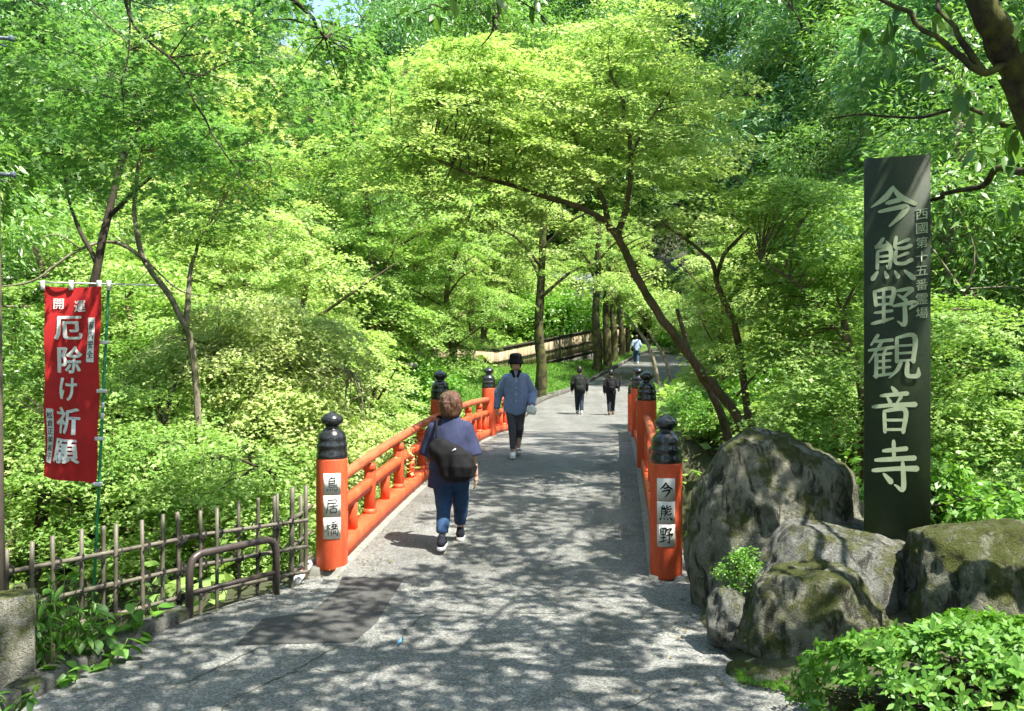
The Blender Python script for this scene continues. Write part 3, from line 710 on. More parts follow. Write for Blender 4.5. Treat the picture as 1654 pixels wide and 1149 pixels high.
lp = thing('street_pole', 'slim brown-grey pole with a white tag behind the bamboo fence', 'pole', tuple(P(2, 960, 5.8)))
q = P(-1, 574, 5.8)
M['polecol'] = simple('brown_grey_pole', (.11, .09, .07), .6, .3, 8)
part_of(put('shaft', MB().tube([(q[0] - .0, q[1], -.4), (q[0] - .025, q[1], 1.6), (q[0] - .05, q[1], 3.9)], [.045, .042, .04], 14).mesh('shaft'), M['polecol'], None, smooth_sh=True), lp)
part_of(put('tag_plate', MB().box((q[0] - .018, q[1] - .052, HC + .19), (.04, .006, .125), bev=.003).mesh('tag_plate'), M['plastic'], None), lp)
nb = thing('small_roofed_lantern', 'little dark eave of a roofed lamp reaching in beside the brown pole', 'lamp', (q[0] - .4, q[1], 3.1))
M['roofmetal'] = simple('dark_roof_metal', (.10, .13, .16), .4, .2, 12)
for zz, ln in ((3.08, .10), (3.93, .085)):
    e = np.array([q[0] + ln * .85, q[1], zz])
    mb = MB().tube([e - (.34, 0, -.015), e], [.014, .012], 8); mb.box(e + (.004, 0, 0), (.012, .018, .018), bev=.004)
    mb.tube([e - (.34, .0, -.06), e - (.03, 0, .05)], [.012, .006], 6)
    part_of(put('eave', mb.mesh('eave'), M['roofmetal'], None), nb)
part_of(put('lamp_housing', MB().box((q[0] - .42, q[1], 3.05), (.12, .12, .2), taper=.8, bev=.02).mesh('lamp_housing'), M['roofmetal'], None), nb)
part_of(put('roof_cap', MB().box((q[0] - .42, q[1], 3.92), (.10, .10, .05), taper=.5, bev=.01).mesh('roof_cap'), M['roofmetal'], None), nb)
part_of(put('stem', MB().tube([(q[0] - .42, q[1], -.8), (q[0] - .42, q[1], 3.9)], .05, 10).mesh('stem'), M['polecol'], None), nb)

# ------------------------------------------------------------------ banner
ban = thing('nobori_banner', 'tall red prayer banner with white characters on a green pole', 'banner', tuple(P(155, 900, 8.0)))
DB = 8.0
TL, TR, BR_, BL = P(70, 462, DB), P(166, 463, DB), P(154, 783, DB), P(70, 769, DB)
def banner_pt(u, v):
    p = TL * (1 - u) * (1 - v) + TR * u * (1 - v) + BR_ * u * v + BL * (1 - u) * v
    p = p.copy(); p[1] += .018 * math.sin(u * 5.5 + v * 2.2) + .035 * math.sin(u * 3.1 + v * 4) * v + .022 * math.sin(u * 9 + v * 7 + 1) * (.25 + v) + .012 * math.sin(v * 17 + u * 5)
    p[2] -= .012 * math.sin(u * math.pi * 1.0) * (1 - v) ; return p
nu, nv = 18, 60
V = [banner_pt(i / nu, j / nv) for j in range(nv + 1) for i in range(nu + 1)]
i = np.arange((nu + 1) * (nv + 1)).reshape(nv + 1, nu + 1)
clo = part_of(put('cloth', mesh_np('cloth', np.array(V), [np.stack([i[:-1, :-1], i[1:, :-1], i[1:, 1:], i[:-1, 1:]], -1).reshape(-1, 4)]), M['red'], None, smooth_sh=True), ban)
def on_banner(name, g, px, py, w, h, m, off=.011):
    """characters laid on the cloth: px,py photo centre, w,h photo size"""
    V, Fs = g; W = []
    for x, y, z in V:
        qx, qy = px + x * w, py - y * h
        v = (qy - 462.5) / (776 - 462.5); l = 70; r = 166 - 12 * v; u = (qx - l) / (r - l)
        q = banner_pt(u, v); q[1] -= off + z * .02; W.append(q)
    o = put(name, MB().add(W, Fs).mesh(name), m, None); o.parent = ban
    o.matrix_parent_inverse = Matrix.Translation(ban.location).inverted(); return o
for ch, x, y, w, h in (('開', 94, 490, 20, 18), ('運', 131, 493, 20, 20), ('厄', 111, 529, 47, 42), ('除', 114, 580, 47, 45), ('け', 113, 628, 36, 38), ('祈', 112, 679, 44, 44), ('願', 110, 728, 40, 43)):
    on_banner('character', glyphs(ch, .022 if w > 30 else .014, .05), x, y, w * .93, h * .95, M['white'])
def grid_quad(nx=3, ny=14):
    V = [(a / nx - .5, b / ny - .5, 0) for b in range(ny + 1) for a in range(nx + 1)]
    return np.array(V, float), [(b * (nx + 1) + a, b * (nx + 1) + a + 1, (b + 1) * (nx + 1) + a + 1, (b + 1) * (nx + 1) + a) for b in range(ny) for a in range(nx)]
for body, x, y, w, h in (('家内安全', 149.5, 547, 11, 71), ('松倉正美和子', 79.5, 708, 11, 89)):
    on_banner('paper_strip', grid_quad(), x, y, w, h, M['white'], .009)
    n_ = len(body); st_ = h / (n_ + .6)
    for q, ch in enumerate(body): on_banner('character', glyphs(ch, .008, .08), x, y - h / 2 + st_ * (q + .8), 9, st_ * .8, M['ink'], .013)
pt, pb = P(176, 452, DB + .02), P(154, 905, DB + .02); pb2 = pb + (pb - pt) * .25
part_of(put('pole', MB().tube([pb2, pb, pt], .0125, 10).mesh('pole'), M['greenpole'], None, smooth_sh=True), ban)
part_of(put('cross_rod', MB().tube([P(62, 456, DB), P(255, 461, DB)], .0065, 8).mesh('cross_rod'), M['plastic'], None), ban)
part_of(put('pole_tip', MB().tube([P(176, 470, DB), P(176, 453, DB)], [.02, .018], 10).mesh('pole_tip'), M['plastic'], None), ban)
for px in (69, 115, 160): 
    c = P(px, 461, DB); part_of(put('loop', MB().box(c, (.018, .010, .042), bev=.003).mesh('loop'), M['plastic'], None), ban)
for v in (.27, .52, .765, 1.0):
    py = 462.5 + v * 314 + 6; x0, x1 = 166 - 12 * v - 3, 176 - 22 * (py - 452) / 453 + 5
    c = P((x0 + x1) / 2, py, DB + .01); part_of(put('loop', MB().box(c, ((x1 - x0) / 2 / F * DB, .016, .016), bev=.003).mesh('loop'), M['plastic'], None), ban)
for py in (655, 672): part_of(put('tape_ring', MB().tube([P(176 - 22 * (py - 452) / 453, py - 5, DB + .02), P(176 - 22 * (py - 452) / 453, py + 5, DB + .02)], .0145, 10).mesh('tape_ring'), M['plastic'], None), ban)

# ------------------------------------------------------------------ boulders and the inscribed pillar
def poly_sdf(px, pz, poly):
    d = np.full(px.shape, 1e9); ins = np.zeros(px.shape, bool); n = len(poly)
    for i in range(n):
        a, b = poly[i], poly[(i + 1) % n]; e = b - a
        wx, wz = px - a[0], pz - a[1]; t = np.clip((wx * e[0] + wz * e[1]) / (e @ e), 0, 1)
        d = np.minimum(d, (wx - e[0] * t) ** 2 + (wz - e[1] * t) ** 2)
        c = ((a[1] <= pz) != (b[1] <= pz)); xi = a[0] + (pz - a[1]) / np.where(b[1] == a[1], 1e-9, b[1] - a[1]) * e[0]
        ins ^= c & (px < xi)
    d = np.sqrt(d); return np.where(ins, -d, d)
def unit(a): return a / (np.linalg.norm(a, axis=-1, keepdims=True) + 1e-9)
def boulder(label, outline, d, depth, m, seed, E=.28, h=.022, rough=.05, cuts=(), strat=0.0, name='boulder', nfac=14):
    """outline: photo pixels of the stone's silhouette at depth d; depth: thickness behind its front"""
    o3 = np.array([P(px, py, d + depth * .5) for px, py in outline]); poly = o3[:, [0, 2]]
    lo = np.array([poly[:, 0].min() - .08, d - .1, poly[:, 1].min() - .08]); hi = np.array([poly[:, 0].max() + .08, d + depth + .1, poly[:, 1].max() + .08])
    yc = d + depth * .5; D = depth * .5
    rg = np.random.default_rng(seed); pc = np.array([(lo[0] + hi[0]) / 2, yc, (lo[2] + hi[2]) / 2]); hs_ = (hi - lo) / 2 - .08; fac = []
    for q in range(nfac):
        nn = unit(np.array([rg.normal(), -abs(rg.normal()) * 1.1, rg.normal() * .75 + .15])); sup = np.linalg.norm(nn * hs_); fac.append((nn, sup * rg.uniform(.88, 1.02)))
    def fn(X, Y, Z):
        w1 = .05 * vnoise(X * 2.3, Y * 2.3, Z * 2.3, seed); w2 = .05 * vnoise(X * 2.3 + 9, Y * 2.3, Z * 2.3, seed + 5)
        d2 = poly_sdf(X + w1, Z + w2, poly); e = np.clip(-d2 / E, 0, 1); hh = D * (1 - (1 - e) ** 2.6) ** (1 / 2.0)
        yy = Y - yc
        f = np.where(d2 < 0, np.maximum((np.abs(yy) - hh) * .75, d2 * .9), np.sqrt(d2 ** 2 + yy ** 2))
        for nn, off in fac:
            g = (X - pc[0]) * nn[0] + (Y - pc[1]) * nn[1] + (Z - pc[2]) * nn[2] - off
            k = .022; t = np.clip(.5 - .5 * (g - f) / k, 0, 1); f = g * (1 - t) + f * t + k * t * (1 - t)
        for (cx, cyy, cz), nrm in cuts:
            nn = np.array(nrm, float); nn /= np.linalg.norm(nn)
            g = (X - cx) * nn[0] + (Y - cyy) * nn[1] + (Z - cz) * nn[2]
            k = .05; t = np.clip(.5 - .5 * (g - f) / k, 0, 1); f = g * (1 - t) + f * t + k * t * (1 - t)
        f = f + rough * .6 * fbm(X * 3.2, Y * 3.2, Z * 3.2, seed + 2, 3) + rough * .7 * np.abs(fbm(X * 6, Y * 6, Z * 4, seed + 4, 3)) + rough * .35 * fbm(X * 18, Y * 18, Z * 13, seed + 6, 2)
        if strat: f = f + strat * np.abs(np.sin((X * .9 + Y * .5 + .25 * Z) * 17 + 2.5 * vnoise(X * 3, Y * 3, Z * 2, seed + 9)))
        return f
    V, Q = nets(fn, lo, hi, h)
    o = put(name, mesh_np(name, V, [Q]), m, smooth_sh=True)
    return tag(o, label, 'rock')
boulder('tall weathered boulder with vertical ridges beside the bridge post', [(1108, 1000), (1112, 905), (1124, 790), (1160, 722), (1212, 690), (1292, 702), (1352, 738), (1398, 795), (1402, 900), (1390, 1010), (1250, 1060), (1150, 1030)], 6.75, .85, M['rockA'], 3, .35, .02, .05, strat=.022,
        cuts=[(P(1200, 900, 6.78), (-.55, -1, .05)), (P(1300, 720, 6.9), (.15, -.6, 1))])
boulder('flat pale grey boulder carrying the inscribed pillar', [(1222, 880), (1240, 848), (1300, 838), (1380, 838), (1475, 842), (1492, 880), (1480, 960), (1450, 1010), (1300, 1010), (1235, 960)], 6.05, 1.15, M['rockB'], 11, .22, .02, .035,
        cuts=[((2.72, 6.6, .655), (.15, -.12, 1))])
boulder('mossy rounded boulder at the front between the small stone and the bush', [(1172, 1085), (1185, 1030), (1215, 940), (1252, 908), (1310, 900), (1372, 906), (1412, 950), (1432, 1010), (1440, 1090), (1300, 1120)], 5.62, .75, M['rockC'], 21, .3, .018, .05, strat=.014,
        cuts=[(P(1300, 1000, 5.7), (-.35, -1, .25))])
boulder('big dark mossy boulder to the right of the inscribed pillar', [(1462, 1010), (1468, 905), (1490, 858), (1560, 846), (1640, 842), (1720, 856), (1800, 930), (1830, 1080), (1600, 1120), (1480, 1080)], 5.5, 1.0, M['rockC'], 34, .32, .02, .06,
        cuts=[(P(1560, 950, 5.6), (-.12, -1, .3))])
boulder('small squat stone wedged at the foot of the tall boulder', [(1140, 1040), (1142, 968), (1160, 950), (1196, 950), (1212, 985), (1208, 1050), (1180, 1062)], 5.98, .34, M['rockB'], 45, .12, .013, .03, name='stone')
for k, (px, py, w) in enumerate([(1205, 1092, .10), (1240, 1108, .16), (1285, 1118, .10), (1310, 1131, .13), (1372, 1150, .2), (1452, 1172, .2)]):
    c = G(px, py); th = np.random.default_rng(k + 60)
    V, Q = nets(lambda X, Y, Z: ell((c[0], c[1] + .05, .01), (w, .09, .07))(X, Y, Z) + .02 * fbm(X * 9, Y * 9, Z * 9, k, 2), c + (-w - .05, -.1, -.1), c + (w + .05, .2, .12), .014)
    tag(put('edging_stone', mesh_np('edging_stone', V, [Q]), M['rockC'], smooth_sh=True), 'low mossy edging stone between the road and the clipped bush', 'stone', 'edging stones of the planting bed')

pil = thing('stone_pillar', 'tall dark stone pillar inscribed with large pale characters on the boulders', 'pillar', tuple(P(1447, 868, 6.6)))
pa, pb_ = P(1396, 868, 6.6), P(1499, 868, 6.6)
fx = pb_ - pa; fx[1] = -fx[0] * math.tan(math.radians(20.0)); Lw = np.linalg.norm(fx); fx /= Lw; Lw *= .895
fn_ = np.array([fx[1], -fx[0], 0]); up = np.array([0, 0, 1.]); zb = P(0, 905, 6.6)[2]; zt = P(0, 254, 6.55)[2]
cF = pa + fx * Lw / 2; cF[2] = 0
part_of(put('shaft', MB().box(cF - fn_ * .15 + up * (zb + zt) / 2, (Lw / 2, .15, (zt - zb) / 2), [fx, -fn_, up], bev=.004).mesh('shaft'), M['granite'], None), pil)
def on_pillar(g, px, py, w, h, m):
    y = 6.6; z = HC - (py - CY) / F * 6.58; u = (px - 1447.5) / 103.0 * Lw + .002
    place_glyph('character', g, cF + fx * u + up * z + fn_ * .0015, fx, up, fn_, w / F * 6.6 * 1.02, h / F * 6.6, m, pil)
for ch, px, py, w, h in (('今', 1441, 335, 68, 66), ('熊', 1440, 419, 66, 70), ('野', 1441, 497, 66, 62), ('観', 1441, 576, 74, 70), ('音', 1442, 661, 64, 72), ('寺', 1443, 752, 66, 80)):
    on_pillar(brush(ch), px, py, w, h, M['letter'])
for q, ch in enumerate('西國第十五番霊場'):
    on_pillar(glyphs(ch, .01, .10), 1485, 350 + q * 22.4, 17, 17, M['letter'])

# ------------------------------------------------------------------ people (facing +y, x to their right)
def place(me, name, m, root): return put(name, me, m, root, smooth_sh=True)
def sdf_part(name, fs, h, m, root, k=.03, wr=0, wf=9, cut=None, pad=.06, box=None, seed=0):
    V, Q = blob(fs, box[0], box[1], h, k, wr, wf, seed, cut); return put(name, mesh_np(name, V, [Q]), m, root, smooth_sh=True)
def hand(wrist, direc, side, curl=.5, s=1.0, fwd=(0, 1, 0)):
    """palm, four unequal fingers with a knuckle bend and a thumb"""
    d = np.array(direc, float); d /= np.linalg.norm(d); f = np.array(fwd, float); f -= d * (f @ d); f /= np.linalg.norm(f); w = np.asarray(wrist, float)
    n = np.cross(d, f) * side                                        # towards the palm side
    fs = [cap(w, w + d * .045 * s, .021 * s, .027 * s), cap(w + d * .05 * s + f * .022 * s, w + d * .085 * s + f * .024 * s, .017 * s, .013 * s), cap(w + d * .05 * s - f * .02 * s, w + d * .085 * s - f * .022 * s, .017 * s, .013 * s)]
    for i, L in enumerate((.062, .072, .066, .052)):
        b = w + d * .085 * s + f * (.030 - .02 * i) * s; k1 = b + (d * .95 + n * .3 * curl) * L * .5 * s; k2 = k1 + (d * .7 + n * .8 * curl) * L * .5 * s
        fs += [cap(b, k1, .0098 * s, .009 * s), cap(k1, k2, .009 * s, .0075 * s)]
    b = w + d * .02 * s + f * .022 * s; k1 = b + (f * .8 + d * .6) * .04 * s; fs += [cap(b, k1, .014 * s, .011 * s), cap(k1, k1 + (d * .95 + n * .3) * .032 * s, .011 * s, .009 * s)]
    return fs
def shoe(root, toe, heading, m, sole_m, h=.008, tilt=0.0, L=.245):
    """toe pointing along heading (radians from +y); ankle point given"""
    a = np.asarray(toe, float); ch, sh = math.cos(heading), math.sin(heading); ct, st = math.cos(tilt), math.sin(tilt)
    def loc(X, Y, Z):
        x, y, z = X - a[0], Y - a[1], Z - a[2]
        x, y = x * ch - y * sh, x * sh + y * ch
        y, z = y * ct - z * st, y * st + z * ct
        return x, y, z
    up_f = [cap((0, -.055, -.035), (0, .06, -.045), .042, .038), cap((0, .06, -.05), (0, .135, -.058), .042, .03), cap((0, -.03, -.02), (0, -.025, .015), .042, .04)]
    lo, hi = a - .26, a + .26
    V, Q = nets(lambda X, Y, Z: (lambda q: np.maximum(smin([f(*q) for f in up_f], .03), -.075 - q[2]))(loc(X, Y, Z)), lo, hi, h)
    s = put('shoe', mesh_np('shoe', V, [Q]), m, root, smooth_sh=True)
    V, Q = nets(lambda X, Y, Z: (lambda q: np.maximum(smin([cap((0, -.062, 0), (0, .06, 0), .044, .043, (1, 1, .01))(*q), cap((0, .06, 0), (0, .14, 0), .044, .032, (1, 1, .01))(*q)], .02), np.abs(q[2] + .079) - .017))(loc(X, Y, Z)), lo, hi, h)
    put('sole', mesh_np('sole', V, [Q]), sole_m, s, smooth_sh=True); return s
SKINB = lambda p: p
# --- woman seen from behind
def near_woman():
    base = np.array([-.60, 9.08, float(arch(.8)) + .006]); r = thing('person', 'woman walking away over the bridge in a loose navy tee and blue jeans', 'person', tuple(base), rotz=-.05)
    r.scale = (.92, .95, .985)
    navy = cloth('navy_tee', (.030, .037, .082), .25); jean = cloth('blue_denim', (.022, .055, .12), .3); hairm = simple('auburn_hair', (.11, .052, .03), .36, .75, 70, 1.0, 260, .5, obj=True, stretch=(1, 1, .12))
    hipR, kneeR, ankR = (.095, .0, .76), (.085, .16, .43), (.075, .27, .10); hipL, kneeL, ankL = (-.095, .0, .76), (-.07, -.02, .43), (-.06, -.25, .115)
    elb, wri = np.array([.232, -.02, .93]), np.array([.268, .01, .70]); elbL, wriL = np.array([-.235, .03, .93]), np.array([-.17, .22, .90])
    bx = ((-.45, -.4, -.03), (.45, .5, 1.6))
    V1 = [ell((0, .0, 1.395), (.082, .098, .11)), ell((0, .03, 1.35), (.062, .07, .075)), cap((0, -.005, 1.2), (0, 0, 1.34), .062, .054), cap((-.15, 0, 1.16), (.15, 0, 1.16), .06, .06), cap((.17, 0, 1.15), elb, .055, .045), cap(elb, wri, .044, .027), cap((-.17, 0, 1.15), elbL, .055, .045), cap(elbL, wriL, .044, .027),
          ell((0, .105, 1.385), (.016, .02, .02)), ell((.083, .0, 1.385), (.014, .022, .03)), ell((-.083, .0, 1.385), (.014, .022, .03)), cap((0, 0, .8), (0, 0, 1.1), .11, .09), cap(kneeR, ankR, .06, .036), cap(kneeL, ankL, .06, .036), cap(hipR, kneeR, .08, .06), cap(hipL, kneeL, .08, .06)]
    Va, Qa = blob(V1, bx[0], bx[1], .013, .035)
    Vb, Qb = blob(hand(wri, (.02, .12, -1), -1, .7, .98), (.2, -.12, .48), (.42, .18, .74), .005, .008)
    Vc, Qc = blob(hand(wriL, (.5, .7, .2), 1, .9, .98, (0, 0, 1)), (-.3, .12, .78), (.02, .42, 1.06), .006, .008)
    put('body', mesh_np('body', np.vstack([Va, Vb, Vc]), [np.vstack([Qa, Qb + len(Va), Qc + len(Va) + len(Vb)])]), M['skin'], r, smooth_sh=True)
    zc = lambda X, Y, Z: (.62 + .03 * np.sin(X * 9) + .012 * np.sin(X * 31 + Y * 20)) - Z
    tor = loft([(.5, .25, .19, .0, -.01), (.7, .228, .185, 0, -.01), (.9, .208, .17, 0, -.01), (1.08, .198, .145, 0, 0), (1.18, .178, .115, 0, 0), (1.235, .135, .1, 0, 0), (1.285, .088, .082, 0, 0)])
    def slv(s_, e):
        sh = np.array([s_ * .165, 0, 1.155]); e = np.array(e); q = sh + (e - sh) * 1.12
        c = cap(sh, q, .082, .092)
        u = (e - sh) / np.linalg.norm(e - sh)
        return lambda X, Y, Z: np.maximum(c(X, Y, Z), (X - e[0]) * u[0] + (Y - e[1]) * u[1] + (Z - e[2]) * u[2] - .045)
    sdf_part('t_shirt', [tor, slv(1, elb), slv(-1, elbL)], .0115, navy, r, .045, .010, 8, zc, box=((-.5, -.35, .48), (.5, .4, 1.34)))
    sdf_part('jeans', [cap((-.06, .0, .78), (.06, 0, .78), .17, .17), cap(hipR, kneeR, .125, .088), cap(kneeR, np.array(ankR) + (0, -.02, .06), .086, .064), cap(hipL, kneeL, .125, .088), cap(kneeL, np.array(ankL) + (0, .02, .06), .086, .062)], .011, jean, r, .025, .008, 11, lambda X, Y, Z: .165 - Z, box=((-.32, -.4, .12), (.32, .4, .98)), seed=4)
    hr = loft([(1.265, .075, .06, 0, -.03), (1.29, .105, .095, 0, -.015), (1.35, .125, .122, 0, -.008), (1.42, .125, .13, 0, -.004), (1.48, .106, .115, 0, 0), (1.515, .075, .085, 0, 0), (1.535, .03, .035, 0, 0)])
    sdf_part('hair', [hr], .008, hairm, r, .03, .012, 26, lambda X, Y, Z: np.minimum(Y - .065, 1.43 - Z), box=((-.17, -.17, 1.23), (.17, .17, 1.58)))
    dk = cloth('dark_sneaker', (.015, .018, .028)); wh = simple('white_sole', (.7, .7, .68), .6, .08)
    shoe(r, ankR, -.08, dk, wh); shoe(r, np.array(ankL), .06, dk, wh, tilt=-.16)
    bagm = cloth('black_nylon', (.006, .006, .007), .3)
    b = thing('shoulder_bag', 'soft black slouch bag slung across the back of the woman in jeans', 'bag', tuple(base + (0, -.2, .6)), rotz=-.05)
    sdf_part('bag_body', [loft([(.055, .10, .05, .08, -.02), (.10, .18, .085, .07, -.03), (.2, .205, .10, .055, -.03), (.32, .19, .085, .02, -.02), (.40, .13, .055, -.04, -.01), (.45, .05, .03, -.1, .0)])], .0105, bagm, b, .03, .02, 9, box=((-.3, -.2, .0), (.36, .12, .5)), seed=9)
    put('strap', MB().tube(spline([(-.10, .0, .40), (-.125, .04, .5), (-.135, .10, .605), (-.12, .2, .655), (-.02, .33, .55)], 6), .014, 6).mesh('strap'), bagm, b, smooth_sh=True)
    put('zip_tag', MB().box((.055, -.095, .36), (.022, .004, .006), [(.8, 0, .6), (0, 1, 0), (-.6, 0, .8)]).mesh('zip_tag'), M['plastic'], b)
near_woman()
# --- woman coming towards us
def front_woman():
    base = np.array([(833 - CX) / F * 14.7, 14.7, float(arch(6.4)) + .006]); r = thing('person', 'woman in a black bucket hat and blue shirt walking over the bridge', 'person', tuple(base), rotz=math.pi + .05)
    blue = cloth('blue_shirt', (.20, .25, .43), .18); grey = cloth('charcoal_leggings', (.08, .075, .088), .25); blk = cloth('black_cloth', (.008, .008, .01), .3); hairm = simple('black_hair', (.012, .010, .009), .35, .3, 60)
    hipR, kneeR, ankR = (.08, 0, .80), (.06, .05, .45), (.045, -.12, .12); hipL, kneeL, ankL = (-.08, 0, .80), (-.07, .13, .45), (-.05, .2, .10)
    hipR, hipL = np.array(hipR), np.array(hipL)
    eR, wR = np.array([.265, -.06, 1.0]), np.array([.30, -.02, .77]); eL, wL = np.array([-.275, -.03, 1.0]), np.array([-.24, .18, .83])
    # the leading foot is her right one (image left)
    kneeR, ankR, kneeL, ankL = (.06, .13, .45), (.06, .22, .10), (-.06, .03, .45), (-.045, -.14, .12)
    fs = [ell((0, .0, 1.48), (.076, .092, .108)), ell((0, .035, 1.425), (.055, .06, .06)), cap((0, -.005, 1.3), (0, .005, 1.42), .052, .047), cap((-.14, 0, 1.26), (.14, 0, 1.26), .055, .055), cap((.16, 0, 1.25), eR, .05, .04), cap(eR, wR, .04, .026), cap((-.16, 0, 1.25), eL, .05, .04), cap(eL, wL, .04, .026),
          cap((0, .085, 1.50), (0, .108, 1.455), .01, .016), ell((.03, .082, 1.435), (.03, .02, .03)), ell((-.03, .082, 1.435), (.03, .02, .03)), cap((-.02, .094, 1.415), (.02, .094, 1.415), .008, .008), ell((0, .085, 1.385), (.02, .016, .016)), cap((0, 0, .85), (0, 0, 1.2), .10, .085), cap(kneeR, ankR, .05, .034), cap(kneeL, ankL, .05, .034)]
    Va, Qa = blob(fs, (-.4, -.35, .05), (.4, .4, 1.62), .011, .022)
    Vb, Qb = blob(hand(wR, (.03, .05, -1), -1, .6, .95), (.2, -.16, .55), (.42, .14, .82), .006, .008)
    Vc, Qc = blob(hand(wL, (.15, .75, -.55), 1, .9, .95, (1, .2, 0)), (-.36, .08, .62), (-.06, .38, .92), .006, .008)
    put('body', mesh_np('body', np.vstack([Va, Vb, Vc]), [np.vstack([Qa, Qb + len(Va), Qc + len(Va) + len(Vb)])]), M['skin'], r, smooth_sh=True)
    for s in (-1, 1): put('eye', MB().lathe([(.002, -.006), (.009, -.003), (.011, 0), (.009, .003), (.002, .006)], (s * .03, .084, 1.485), 8).mesh('eye'), hairm, r)
    lip = simple('lip', (.38, .12, .11), .5); put('mouth', MB().tube([(-.022, .1, 1.415), (0, .105, 1.414), (.022, .1, 1.415)], .0055, 6).mesh('mouth'), lip, r)
    tor = loft([(.62, .215, .155, 0, .0), (.8, .205, .15, 0, 0), (1.0, .19, .135, 0, 0), (1.15, .185, .125, 0, 0), (1.26, .165, .1, 0, 0), (1.32, .1, .075, 0, 0), (1.345, .07, .065, 0, 0)])
    sdf_part('shirt', [tor, cap((.15, 0, 1.245), eR, .07, .068), cap(eR, eR + (wR - eR) * .86, .07, .058), cap((-.15, 0, 1.245), eL, .07, .068), cap(eL, eL + (wL - eL) * .86, .07, .058)], .0115, blue, r, .03, .010, 9,
             lambda X, Y, Z: .655 + .07 * np.abs(X) / .2 * (np.abs(X) > .0) * (np.abs(X) < .24) - Z, box=((-.4, -.3, .6), (.4, .32, 1.4)), seed=3)
    put('placket', MB().tube([(0, .128 + .004 * (i % 2), z) for i, z in enumerate(np.linspace(.72, 1.24, 9))], .008, 5).mesh('placket'), blue, r)
    for z in np.linspace(.8, 1.2, 5): put('button', MB().tube([(0, .14, z), (0, .152, z)], .009, 8).mesh('button'), M['plastic'], r)
    sdf_part('collar', [cap((-.05, .045, 1.335), (-.03, .10, 1.275), .026, .022), cap((.05, .045, 1.335), (.03, .10, 1.275), .026, .022), cap((-.05, -.015, 1.335), (.05, -.015, 1.335), .05, .05)], .0115, blk, r, .02, box=((-.2, -.12, 1.1), (.2, .2, 1.44)))
    sdf_part('leggings', [cap((-.05, 0, .80), (.05, 0, .80), .13, .13), cap(hipR, kneeR, .092, .06), cap(kneeR, np.array(ankR) + (0, 0, .05), .064, .042), cap(hipL, kneeL, .092, .06), cap(kneeL, np.array(ankL) + (0, 0, .05), .064, .042)], .0105, grey, r, .02, .003, 12, lambda X, Y, Z: .15 - Z, box=((-.25, -.3, .1), (.25, .35, .98)))
    sdf_part('hair', [loft([(1.39, .07, .05, 0, -.035), (1.43, .092, .075, 0, -.025), (1.5, .098, .105, 0, -.008), (1.57, .07, .08, 0, 0)])], .0105, hairm, r, .03, .006, 25, lambda X, Y, Z: np.minimum(Y - .015, 1.53 - Z), box=((-.14, -.15, 1.3), (.14, .15, 1.6)))
    put('bucket_hat', MB().lathe([(.124, 1.468), (.127, 1.474), (.114, 1.52), (.103, 1.545), (.10, 1.59), (.088, 1.625), (.05, 1.642), (.01, 1.645)], (0, .008, 0), 28).mesh('bucket_hat'), blk, r, smooth_sh=True)
    wh = simple('white_sneaker', (.72, .72, .70), .6, .08)
    shoe(r, ankR, .05, wh, wh, .009); shoe(r, ankL, -.05, cloth('grey_sneaker', (.25, .25, .26)), wh, .009, tilt=-.2)
    c = base + np.array([.25, -.28, .74]); t = thing('folded_cloth', 'crumpled white cloth in the hand of the woman in the bucket hat', 'cloth', tuple(c))
    sdf_part('fabric', [ell((0, 0, 0), (.075, .05, .065)), ell((-.03, 0, .03), (.05, .04, .05))], .009, M['white'], t, .02, .018, 22, box=((-.12, -.1, -.12), (.12, .1, .12)))
front_woman()
